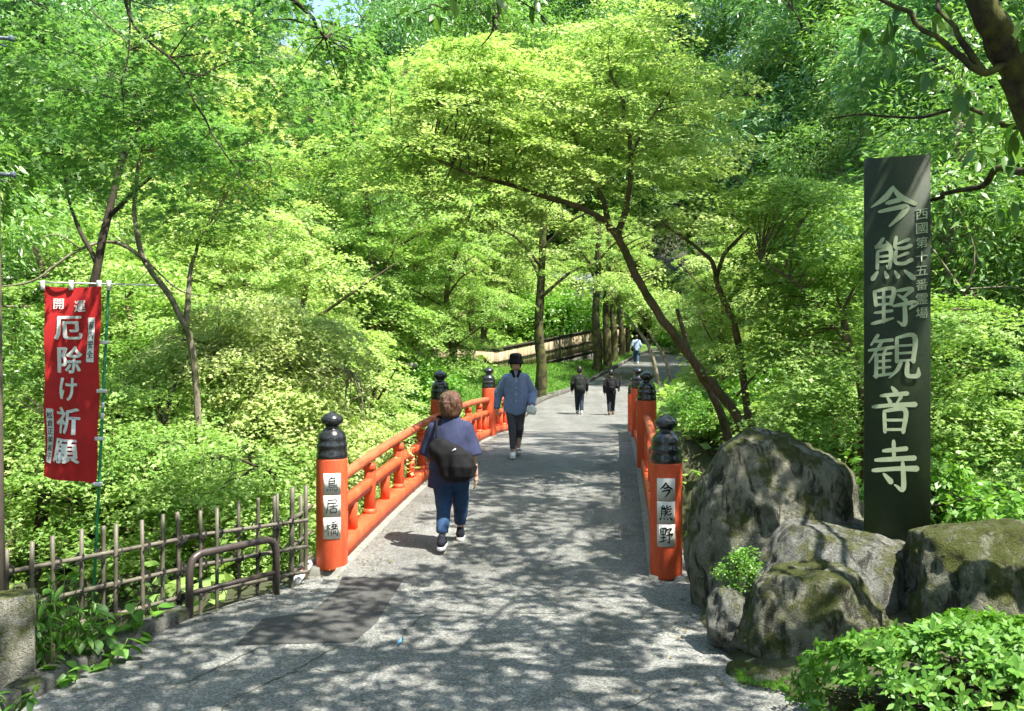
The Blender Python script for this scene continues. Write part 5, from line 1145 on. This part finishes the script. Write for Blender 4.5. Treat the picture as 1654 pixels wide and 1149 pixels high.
for v, x, y, s, a in [('e1', 17, 40, 1.8, 0), ('m1', 15, 32, 1.5, 0), ('e2', 19, 54, 2.0, 0), ('m1', 9.2, 20.5, 1.0, 0), ('m1', -4.5, 46, 1.5, 0), ('m1', -3.9, 17.4, .68, 0), ('m1', -4.6, 18.6, .9, 0), ('m1', -2.5, 60, 1.6, 0), ('e1', -2, 63, 2.4, 0)]:
    grow(v, x, y, s, a)
for v, x, y, s, a in [('e2', 2, 86, 3.0, 0), ('e1', 7, 92, 3.1, 0), ('e2', 20, 88, 3.0, 0), ('e1', 26, 80, 2.9, 0), ('e2', -6, 84, 3.0, 0), ('m1', 13.5, 46, 1.9, 0), ('e2', 14, 43, 1.8, 0), ('m1', 6.5, 78, 2.6, 0)]:
    grow(v, x, y, s, a)
for v, x, y, s, a in [('e1', -4, -9, 1.1, 0), ('e2', 1, -13, 1.3, 0), ('m2', -9, -6, 1.1, 0), ('e1', 6, -11, 1.2, 0), ('e2', -12, -2, 1.3, 0), ('m2', -11, 4, 1.1, 1), ('e1', 13, -4, 1.2, 0), ('e2', 14, 3, 1.3, 0), ('m2', 12.5, 7.5, 1.0, 1), ('e2', -6, -16, 1.5, 0), ('e1', 10, -16, 1.5, 0)]:
    grow(v, x, y, s, a, z=min(1.0, float(T3(x, y)[2])))
# beyond the bend of the road
for v, x, y, s, a in [('e1', 8, 80, 2.6, 0), ('m1', 25, 76, 2.2, 0), ('e2', 12, 86, 2.8, 0)]:
    grow(v, x, y, s, a)
for x, y in [(3.5, 60), (1, 57), (5.5, 64), (2, 65), (6.5, 69), (-2, 60), (4, 72), (9, 76), (13.5, 74), (17, 70), (20, 78), (12.5, 64), (-5, 58), (0, 70), (3, 55.5)]:
    grow('b', x, y, 2.6)
for v, x, y, s, a in [('e2', 2, 88, 2.0, 0), ('e1', 10, 84, 1.8, 0), ('m1', 6.0, 74, 1.0, 0), ('e2', 18, 92, 2.1, 0), ('e1', 28, 84, 2.0, 0), ('e2', -8, 92, 2.1, 0), ('m2', 20, 72, 1.1, 0), ('e2', 36, 78, 2.2, 0)]:
    grow(v, x, y, s, a)
for x, y, s in [(6.0, 66, 2.6), (8, 72, 3.4), (11, 76, 3.8), (14.5, 74, 3.4), (17, 69, 3.0), (5, 76, 4), (2, 68, 3.2), (13, 82, 4.2), (8.5, 84, 4.4), (19, 76, 3.6), (0, 62, 2.8), (3.2, 58.5, 2.0), (-3, 56, 2.6), (12.8, 57, 2.0), (11.2, 49.5, 1.4), (14.5, 62, 2.2)]:
    grow('b', x, y, s, 1)
# shrubs on the slopes
rr_ = np.random.default_rng(5)
for k in range(46):
    sd = 1 if k % 2 else -1; t = rr_.uniform(8.2, 27); w = rr_.uniform(3.7, 7.0) * sd
    x, y = C0 + BU * (t - 8.3) + BR * w
    grow('b', x, y, rr_.uniform(.8, 1.6))
for x, y, s in [(4.9, 23.2, .8), (4.6, 20.0, 1.5), (4.0, 17.0, 1.7), (3.4, 14.6, 1.6), (3.1, 12.3, 1.4), (5.5, 27, .9), (6.2, 31, .9), (7.5, 34, .9), (-1.9, 22.6, 1.0), (-2.9, 19, 1.4), (-3.2, 16, 1.5), (-3.4, 13.6, 1.5), (10.6, 46, .9), (12, 53, .9), (8.8, 40, .9)]:
    grow('b', x, y, s)

# --- the near evergreen whose trunk crosses the upper right; its crown shades the road
nb0 = np.array([4.3, 5.25, .15])
tk = [nb0, (3.75, 5.05, 1.5), P(1668, 175, 4.75), P(1648, 120, 4.7), P(1612, 50, 4.6), P(1570, -40, 4.5), (1.75, 4.4, 5.2), (1.5, 4.2, 6.2)]
l1 = [P(1630, 100, 4.65), P(1590, 118, 4.6), P(1555, 95, 4.6), P(1515, 60, 4.7), P(1470, 20, 4.8), P(1400, -10, 5)]
l2 = [P(1590, 118, 4.6), P(1555, 70, 4.6), P(1530, 30, 4.7), P(1500, -20, 4.9)]
l3 = [P(1700, 260, 5.2), P(1654, 278, 5.6), P(1612, 272, 5.9), P(1590, 300, 6.1), P(1540, 308, 6.3), P(1500, 325, 6.6)]
l3b = [P(1620, 200, 6.2), P(1560, 175, 6.5), P(1480, 190, 6.9), P(1400, 185, 7.2), P(1350, 190, 7.5)]
l4 = [(1.75, 4.4, 5.2), (2.6, 5.6, 6.2), (3.6, 7.6, 7.2)]; l5 = [(1.75, 4.4, 5.2), (2.4, 2.6, 5.9), (3.5, 1, 6.3)]; l6 = [(1.6, 4.3, 5.8), (3.2, 4.8, 6.2), (5, 5.5, 7.0)]; l8 = [(-.2, 3.2, 6.4), (-.1, 4.9, 5.8), P(805, -25, 6.2), P(796, 30, 6.2), P(778, 76, 6.2)]; l9 = [P(803, -20, 6.2), P(870, 20, 6.3), P(905, 60, 6.4)]; l10 = [(-.1, 4.9, 5.8), P(740, -30, 6.2), P(700, 8, 6.2), P(668, 22, 6.2)]; l7 = [(1.6, 4.3, 5.8), (-.2, 3.2, 6.4), (-1.6, 2.4, 6.7)]
ov = tree('evergreen_tree', 'mossy-trunked broadleaf tree leaning in above the inscribed pillar', 'tree', nb0,
          [(tk, .108, .05), (l1, .022, .010), (l2, .02, .008), ([nb0 + (0, 0, 1.2), P(1800, 240, 5.0), P(1700, 260, 5.2)], .06, .03), (l3, .03, .014), ([P(1800, 240, 5.0), P(1690, 215, 5.8), P(1620, 200, 6.2)], .03, .016), (l3b, .016, .006), (l4, .03, .012), (l5, .03, .012), (l6, .03, .012), (l7, .03, .012), (l8, .022, .003), (l9, .006, .002), (l10, .010, .003)],
          [((.6, 2.4, 6.0), (1.4, 1.8, .5)), ((2.6, 3.0, 6.0), (1.6, 2.0, .5)), ((3.5, 5.4, 6.3), (1.0, 1.2, .45)), ((1.7, 5.2, 6.5), (1.3, 1.4, .4)), ((.2, 3.8, 6.2), (1.3, 1.2, .45)), ((3.6, 7.6, 7.2), (1.7, 1.8, .6)), ((5.6, 7.5, 7.6), (1.6, 2.4, .7)), ((4.8, 0.8, 6.4), (1.3, 1.6, .5)), ((-1.4, 2.2, 6.6), (1.2, 1.4, .5))],
          410, .30, 52, .125, 'oval', M['bigleaf'], M['bark_moss'], 41, 'sprays', twig=.012)
# second canopy tree off to the right, over the middle of the bridge
cb = T3(9.0, 11.0)
tree('evergreen_tree', 'tall spreading evergreen whose crown reaches over the middle of the bridge', 'tree', cb,
     [([cb, cb + (-.3, 0, 4), (7.9, 11.2, 6.8), (7.2, 11.6, 10)], .2, .08), ([(8.1, 11.2, 5.6), (6.2, 12, 8.2), (4.6, 13, 9.6)], .07, .02), ([(7.9, 11.2, 7), (6.5, 10, 9), (4.8, 9, 9.8)], .06, .02), ([(7.5, 11.4, 9), (6.5, 14, 10.4), (5.6, 16, 11)], .06, .02)],
     [((4.7, 9.6, 9.4), (1.7, 2.2, .7)), ((4.9, 12.5, 10.0), (1.8, 2.2, .7)), ((6.4, 14, 10.8), (1.7, 2.4, .8)), ((5.3, 16.5, 11.4), (1.9, 2.0, .8)), ((7.4, 11.0, 10.4), (1.6, 2, .8)), ((7.6, 18.0, 11.6), (1.6, 2.2, .8))],
     240, .36, 60, .14, 'oval', M['ever'], M['bark_pale'], 42, 'sprays', twig=.012)
# single large leaves on the near twigs
SHAPE['oval2'] = None
def leaf_obj_mesh(L=.13, W=.05, bend=.02, m=None, t=.5):
    V = [(0, 0, 0)]; ys_ = np.linspace(.12, .9, 5); ws = np.sin(np.linspace(.5, 2.75, 5)) * W / 2 * 1.15
    for y, w in zip(ys_, ws): V += [(-w, y * L, .12 * w - bend * y * y), (0, y * L, -.1 * w - bend * y * y), (w, y * L, .12 * w - bend * y * y)]
    V.append((0, L, -bend * 1.2)); Fs = [(0, 2, 1), (0, 3, 2)]
    for k in range(4): a = 1 + 3 * k; Fs += [(a, a + 1, a + 4, a + 3), (a + 1, a + 2, a + 5, a + 4)]
    Fs += [(13, 14, 16), (14, 15, 16)]
    me = MB().add(V, Fs).mesh('leaf'); at = me.attributes.new('tint', 'FLOAT', 'FACE'); at.data.foreach_set('value', np.full(len(me.polygons), t, np.float32))
    me.materials.append(m); me.polygons.foreach_set('use_smooth', np.ones(len(me.polygons), bool)); return me
bl = [leaf_obj_mesh(.115, .042, .02, M['bigleaf'], t) for t in (0, .3, .7)]
rl = np.random.default_rng(77)
def leaf_at(root, p, yaw, pitch, roll, s, meshes):
    o = bpy.data.objects.new('leaf', meshes[rl.integers(len(meshes))]); COL.objects.link(o); o.parent = root
    o.location = Vector(p) - Vector(root.location); o.rotation_euler = (pitch, roll, yaw); o.scale = (s, s, s); return o
for px, py, d, n in [(1450, 30, 4.9, 7), (1490, 70, 4.8, 7), (1520, 20, 4.8, 6), (1420, 60, 5.0, 6), (1500, 110, 4.8, 5), (1560, 150, 4.7, 5), (1600, 180, 4.7, 4), (1640, 210, 4.9, 6), (1630, 250, 5.2, 7), (1590, 255, 5.4, 6), (1640, 320, 5.4, 7), (1615, 335, 5.5, 5), (1440, 90, 5.2, 5), (1390, 50, 5.4, 6), (1648, 40, 4.6, 5), (1575, 20, 4.6, 5), (668, 20, 6.2, 5), (700, 12, 6.2, 5), (735, -5, 6.2, 5), (865, 18, 6.3, 4), (640, 10, 6.2, 3), (800, 5, 6.2, 3)]:
    c = P(px, py, d)
    for q in range(n): leaf_at(ov, c + rl.normal(0, .03, 3), rl.uniform(0, 6.28), rl.uniform(-1.5, -.1), rl.uniform(-.5, .5), rl.uniform(.75, 1.2), bl)

# --- clipped azalea in the corner
az0 = np.array([2.45, 4.75, .12]); az = thing('azalea_bush', 'low clipped azalea bush in front of the mossy boulders', 'bush', tuple(az0))
r = np.random.default_rng(8)
def az_surface(n):
    th = r.uniform(0, 2 * math.pi, n); u = np.sqrt(r.random(n)); x = np.cos(th) * u * 1.05; y = np.sin(th) * u * .56
    z = .46 * np.sqrt(np.clip(1 - u ** 2.6, 0, 1)) * (1 + .34 * vnoise(x * 3.4, y * 3.4, 1.5, 4)) + .02 + .05 * vnoise(x * 11, y * 11, 3, 9)
    nn = np.stack([x / 1.05 * .9, y / .56 * .9, .25 + np.sqrt(np.clip(1 - u * u, 0, 1))], -1); return az0 + np.stack([x, y, z], -1), unit(nn), u
c, nn, u = az_surface(1150); k = np.repeat(np.arange(len(c)), 8); a = unit(np.cross(nn, r.normal(size=(len(c), 3)))); b = np.cross(nn, a); th = np.tile(np.arange(8) * 2.4, len(c)) + np.repeat(r.uniform(0, 6, len(c)), 8)
rad = a[k] * np.cos(th)[:, None] + b[k] * np.sin(th)[:, None]; C = c[k] - nn[k] * r.uniform(0, .10, len(k))[:, None]
put('foliage', leaf_mesh('foliage', C - az0, nn[k] + .5 * r.normal(size=(len(k), 3)) * .5 - rad * .5, rad + nn[k] * .55, r.uniform(.042, .066, len(k)), r.uniform(.2, 1, len(k)), 'az', M['azalea']), None, az)['kind'] = 'stuff'
bt = MB()
for q in range(40):
    e = c[q] - nn[q] * .05; s0 = az0 + (r.uniform(-.4, .4), r.uniform(-.2, .2), 0); bt.tube(spline([s0, (s0 + e) / 2 + r.normal(0, .03, 3), e], 3) - az0, np.linspace(.009, .003, 7), 5, caps=False)
put('stems', bt.mesh('stems'), M['bark_dark'], az)['kind'] = 'stuff'
al = [leaf_obj_mesh(.062, .02, .006, M['azalea'], t) for t in (.35, .65, .95)]
c, nn, u = az_surface(600); ok = np.where((c[:, 1] < az0[1] + .15))[0][:40]
for q in ok:
    a = unit(np.cross(nn[q], r.normal(size=3))); b = np.cross(nn[q], a); r0 = r.uniform(0, 6)
    for j in range(7):
        th = r0 + j * 2 * math.pi / 7; dv = unit(a * math.cos(th) + b * math.sin(th) + nn[q] * r.uniform(.25, .8)); xa = unit(np.cross(dv, nn[q])); za = np.cross(xa, dv)
        o = bpy.data.objects.new('leaf', al[r.integers(3)]); COL.objects.link(o); o.parent = az
        s_ = r.uniform(.8, 1.25); o.matrix_local = Matrix(((xa[0] * s_, dv[0] * s_, za[0] * s_, c[q][0] - az0[0]), (xa[1] * s_, dv[1] * s_, za[1] * s_, c[q][1] - az0[1]), (xa[2] * s_, dv[2] * s_, za[2] * s_, c[q][2] - az0[2] + .015), (0, 0, 0, 1)))
# --- fine tuft between the boulders
tb0 = P(1190, 955, 6.25)
tree('small_shrub', 'fine-leaved little shrub tucked between the tall boulder and small stone', 'shrub', tb0, [([tb0, tb0 + (0, 0, .1), tb0 + (.02, 0, .2)], .012, .005)], [(tb0 + (0, -.02, .13), (.13, .10, .12)), (tb0 + (.06, 0, .2), (.08, .07, .08))], 70, .05, 26, .022, 'diamond', M['weed'], M['bark_dark'], 51, 'sprays', twig=.003)

# --- leafy weeds behind the kerb
wl = [leaf_obj_mesh(.115, .065, .03, M['weed'], t) for t in (0, .2, .5)]
wn = [leaf_obj_mesh(.095, .028, .03, M['weed'], t) for t in (0, .2, .5)]
stem_m = simple('green_stem', (.09, .16, .03), .6)
def weed(label, px, py, d, h, ns, kind, n, lean=0.0, spread=.12, z0=None):
    b = P(px, py, d); b[2] = -.10 if z0 is None else z0
    w = thing('leafy_weed', label, 'plant', tuple(b), 'weeds along the kerb'); rr = np.random.default_rng(int(px * 7 + d * 10))
    for s_ in range(ns):
        th = rr.uniform(0, 6.28); tip = np.array([math.cos(th) * spread + lean, math.sin(th) * spread * .6, h * rr.uniform(.75, 1.1)]); mid = tip * .5 + rr.normal(0, .02, 3)
        A = spline([(0, 0, 0), mid, tip], 5); put('stem', MB().tube(A, np.linspace(.006, .003, len(A)), 5).mesh('stem'), stem_m, w)
        for q in range(n):
            p = A[int((len(A) - 1) * (.25 + .75 * (q + 1) / n))] + b; leaf_at(w, p, rr.uniform(0, 6.28), rr.uniform(-.9, .25), rr.uniform(-.3, .3), rr.uniform(.7, 1.25), kind)
weed('broad-leaved weed with large heart-shaped leaves behind the kerb', 150, 1040, 5.95, .42, 5, wl, 5)
weed('broad-leaved clump sprawling over the kerb stones', 170, 1060, 5.85, .26, 5, wl, 4, .05)
weed('tall weed with slim leaves climbing the bamboo fence', 105, 1010, 6.0, .72, 5, wn, 8)
weed('slim-leaved weed beside the concrete post', 80, 1040, 5.65, .55, 5, wn, 8)
weed('weed with arching leaves where the kerb meets the hoop', 205, 1030, 6.3, .36, 4, wl, 4)
weed('small weed sprouting at the foot of the concrete post', 18, 1105, 4.98, .16, 4, wn, 5, z0=0.0)
weed('sprawling low weed along the back of the kerb', 120, 1075, 5.55, .22, 5, wl, 4)
weed('dense slim-leaved weed between the concrete post and the broad leaves', 120, 1030, 5.8, .48, 7, wn, 9)
weed('bushy weed leaning through the lower bamboo rail', 185, 1010, 6.35, .34, 6, wn, 7)
weed('broad leaves spilling behind the concrete post', 60, 1020, 5.9, .5, 6, wl, 5)
weed('leafy weed under the banner pole', 140, 985, 6.5, .5, 5, wn, 7)
weed('low weed at the end of the kerb under the hoop', 255, 1000, 6.75, .2, 4, wl, 3)

# --- grass and moss at the feet of the stones, undergrowth on all slopes
r = np.random.default_rng(9)
n = 2600; px_ = r.uniform(1190, 1400, n); c = np.array([G(a_, 1083 + (a_ - 1190) * .22 + r.uniform(-12, 16), .03) for a_ in px_]); c[:, 2] = .02
gr = put('grass', leaf_mesh('grass', c, r.normal(0, 1, (n, 3)) * (1, 1, .1), np.array([0, 0, 1.]) + r.normal(0, .5, (n, 3)), r.uniform(.02, .05, n), r.uniform(0, 1, n), 'lance', M['weed']), None, kind='stuff')
gr['label'] = 'short grass growing along the edging stones'; gr['category'] = 'grass'
n = 110000; x = r.uniform(-20, 26, n); y = r.uniform(4, 82, n); t = (x - C0[0]) * BU[0] + (y - C0[1]) * BU[1]; w = (x - C0[0]) * BR[0] + (y - C0[1]) * BR[1]
lk = np.interp(y, KL[:, 0], KL[:, 1]) - .3
ok = ((t < .3) & (x < lk)) | ((t >= .3) & (t < 15.6) & (np.abs(w) > 1.85)) | ((t >= 15.6) & ((x < road_left(y) - 4.6) | (x > road_right(y) + .25)))
x, y = x[ok], y[ok]; n = len(x); z = terrain(x, y); hh = r.random(n) ** 1.6 * .55
nb_ = 5200; xb = r.uniform(2.2, 9, nb_); yb = r.uniform(3.2, 8.4, nb_); kb = (xb > 3.3) | (yb < 5.2); xb, yb = xb[kb], yb[kb]
x = np.concatenate([x, xb]); y = np.concatenate([y, yb]); z = np.concatenate([z, .30 - .05 * np.abs(xb - 3.6)]); hh = np.concatenate([hh, r.random(len(xb)) * .14]); n = len(x)
ug = put('undergrowth', leaf_mesh('undergrowth', np.stack([x, y, z + hh], -1), np.array([0, 0, 1.]) + r.normal(0, .5, (n, 3)), r.normal(0, 1, (n, 3)) * (1, 1, .3), r.uniform(.12, .3, n) * np.where((y < 8.5) & (x > 2), .35, .7 + y / 40), r.random(n), 'diamond', M['maple_mid']), None, kind='stuff')
ug['label'] = 'low green undergrowth covering the slopes of the wood'; ug['category'] = 'undergrowth'
n = 40000; y = r.uniform(25, 62, n); x = road_left(y) - .2 - r.random(n) * 4.4; z = terrain(x, y) + .03
gb = put('grass', leaf_mesh('grass', np.stack([x, y, z], -1), r.normal(0, 1, (n, 3)) * (1, 1, .2), np.array([0, 0, 1.]) + r.normal(0, .6, (n, 3)), r.uniform(.06, .14, n), r.random(n), 'lance', M['weed']), None, kind='stuff')
gb['label'] = 'mown grass on the bank beside the far road'; gb['category'] = 'grass'

# --- avenue trees and board fence by the far road
def trunk_at(px, py, w_px):
    # stands on the bank: find the depth where the bank meets this pixel
    ds = np.linspace(30, 70, 400); zz = HC - (py - CY) / F * ds; tz = terrain((px - CX) / F * ds, ds); d = ds[int(np.argmin(np.abs(zz - tz)))]
    return d, w_px / F * d
av = []
for j, (px, py, wp) in enumerate([(874, 645, 18), (965, 601, 15), (981, 594, 13), (992, 585, 11), (1004, 576, 10), (1014, 570, 8)]):
    d, wd2 = trunk_at(px, py, wp); x = (px - CX) / F * d; b = T3(x, d); av.append((x, d)); rj = wd2 / 2
    lab = ['thick mossy avenue tree nearest the bridge on the grass bank', 'stout avenue tree at the end of the board fence', 'second mossy avenue tree past the board fence', 'third mossy avenue tree past the board fence', 'slender avenue tree near the bend of the road', 'last avenue tree before the bend of the road'][j]
    tree('avenue_tree', lab, 'tree', b, [([b - (0, 0, .2), b + (0, 0, .25), b + (.02, 0, 1.2), b + (-.08, .1, 3), b + (.05, .1, 5.5), b + (.1, 0, 7.5)], rj * 1.25, rj * .55)] + [([b + (0, 0, 4 + q * .6), b + (math.cos(q * 1.9) * 1.2, math.sin(q * 1.9) * 1.2, 5 + q * .6), b + (math.cos(q * 1.9) * 2.3, math.sin(q * 1.9) * 2.3, 5.4 + q * .6)], .08, .02) for q in range(4)],
         [(b + (0, 0, 6.2), (2.3, 2.3, 1.3)), (b + (.2, 0, 7.8), (1.8, 1.8, 1.2))], 36, .65, 150, .10, 'star3', M['maple_lime'] if j % 2 == 0 else M['maple_mid'], M['bark_moss'], 70 + j)
fb = thing('board_fence', 'weathered board fence with dark capped rails above the grass bank', 'fence', tuple(P(880, 600, 46)))
A = P(700, 600, 40); B = P(802, 606, 44); Cc = P(955, 568, 54); D2 = P(1010, 556, 62)
boards = [simple('weathered_board_%d' % k, c_, .8, .35, 6, .3, 40, stretch=(1, 1, .2)) for k, c_ in enumerate([(.32, .255, .15), (.42, .34, .21), (.25, .20, .12)])]
fr = M['bark_dark']
for p0, p1 in ((A, B), (B, Cc), (Cc, D2)):
    u = p1 - p0; L = math.hypot(u[0], u[1]); n = max(1, int(L / .23)); h_ = 1.2
    ang = math.atan2(u[1], u[0]); axx = np.array([[u[0] / L, u[1] / L, 0], [-u[1] / L, u[0] / L, 0], [0, 0, 1]])
    for q in range(n):
        c = p0 + u * (q + .5) / n; part_of(put('board', MB().box(c + (0, 0, h_ / 2), (L / n / 2 - .008, .014, h_ / 2), axx).mesh('board'), boards[random.randrange(3)], None), fb)
    for z, hz in ((h_ + .03, .05), (h_ * .5, .035), (.04, .05)):
        part_of(put('rail', MB().box((p0 + p1) / 2 + (0, 0, z) - axx[1] * .03, (np.linalg.norm(u) / 2, .05, hz), [u / np.linalg.norm(u), axx[1], np.cross(u / np.linalg.norm(u), axx[1])]).mesh('rail'), fr, None), fb)
    for q in range(0, n, 9):
        c = p0 + u * q / n; part_of(put('fence_post', MB().box(c + (0, 0, .2) + axx[1] * .05, (.06, .05, .95), axx).mesh('fence_post'), fr, None), fb)
    part_of(put('footing', MB().box((p0 + p1) / 2 + (0, 0, -.55) + axx[1] * .06, (np.linalg.norm(u) / 2, .08, .56), [u / np.linalg.norm(u), axx[1], np.cross(u / np.linalg.norm(u), axx[1])]).mesh('footing'), M['kerb'], None), fb)
# leaning thin trunks right of the far road
for lab, pts, r0 in [('thin pale leaning tree at the right edge of the far road', [(1068, 606), (1050, 565), (1035, 540), (1015, 515), (995, 490)], .11), ('second thin leaning tree behind the pale one by the far road', [(1090, 606), (1072, 575), (1055, 548), (1040, 520)], .08)]:
    d = 41; W = [P(a_, b_, d + k * .3) for k, (a_, b_) in enumerate(pts)]; W[0][2] = float(T3(W[0][0], W[0][1])[2]) - .1
    tree('leaning_tree', lab, 'tree', W[0], [(W, r0, .04)], [(W[-1] + (0, 0, .9), (1.5, 1.4, .7)), (W[-1] + (.9, 0, .4), (1.1, 1.1, .5))], 45, .5, 100, .11, 'star3', M['maple_lime'], M['bark_pale'], 90)
# pale retaining wall glimpsed through the leaves on the left, and a pale building up the slope
sw = thing('stone_wall', 'pale stone retaining wall glimpsed behind the maples beyond the ravine', 'wall', tuple(P(565, 660, 24)))
for row in range(4):
    for q in range(7):
        c = P(520, 662, 24) + np.array([q * .34 + (.17 if row % 2 else 0), random.uniform(-.03, .03), row * .31 + .0]); part_of(put('stone', MB().box(c, (.163, .2, .15), bev=.02).mesh('stone'), M['rockB'], None), sw)
part_of(put('coping', MB().box(P(520, 662, 24) + np.array([1.1, 0, 1.14]), (1.35, .26, .06), bev=.015).mesh('coping'), M['concrete'], None), sw)
hs = thing('pale_building', 'pale plastered building glimpsed between the trees up the hill', 'building', tuple(P(925, 530, 68)))
hc_ = P(925, 500, 68); wallm = simple('pale_plaster', (.62, .62, .58), .8, .08, 3); roofm = simple('grey_tile', (.10, .11, .12), .6, .3, 9)
part_of(put('wall', MB().box(hc_ + (0, 2, -.6), (3.2, 2, 2.6)).mesh('wall'), wallm, None), hs)
part_of(put('roof', MB().box(hc_ + (0, 2, 2.3), (3.8, 2.6, .35), taper=.6).mesh('roof'), roofm, None), hs)
for q in (-1.6, .2, 1.8): part_of(put('window', MB().box(hc_ + (q, -.02, .2), (.45, .04, .7)).mesh('window'), roofm, None), hs)

# --- fallen leaves and grit along the edges of the road
M['litter'] = leaf_mat('fallen_leaf', [(.10, .065, .025), (.18, .13, .04), (.14, .20, .05)], (1, 1, .6), .2, .02)
r = np.random.default_rng(19); n = 1500; y = r.uniform(4.2, 24, n); e = np.abs(r.normal(0, .22, n)) ; sd = r.random(n) < .5
tt_ = (y - C0[1]) / BU[1]; xl = np.where(y < 8.3, np.interp(y, KL[:, 0], KL[:, 1]), C0[0] + BU[0] * tt_ - 1.33); xr = np.where(y < 8.3, np.interp(y, KR[:, 0], KR[:, 1]), C0[0] + BU[0] * tt_ + 1.33)
x = np.where(sd, xl + e, xr - e); far_ = r.random(n) < .12; x = np.where(far_, xl + (xr - xl) * r.random(n), x)
z = np.where(y < 8.2, 0.0, arch(tt_)) + .014
lt = put('leaf_litter', leaf_mesh('leaf_litter', np.stack([x, y, z], -1), np.array([0, 0, 1.]) + r.normal(0, .25, (n, 3)), r.normal(0, 1, (n, 3)) * (1, 1, 0), r.uniform(.015, .04, n), r.random(n), 'diamond', M['litter']), None, kind='stuff')
lt['label'] = 'small fallen leaves scattered along the edges of the road'; lt['category'] = 'leaf litter'
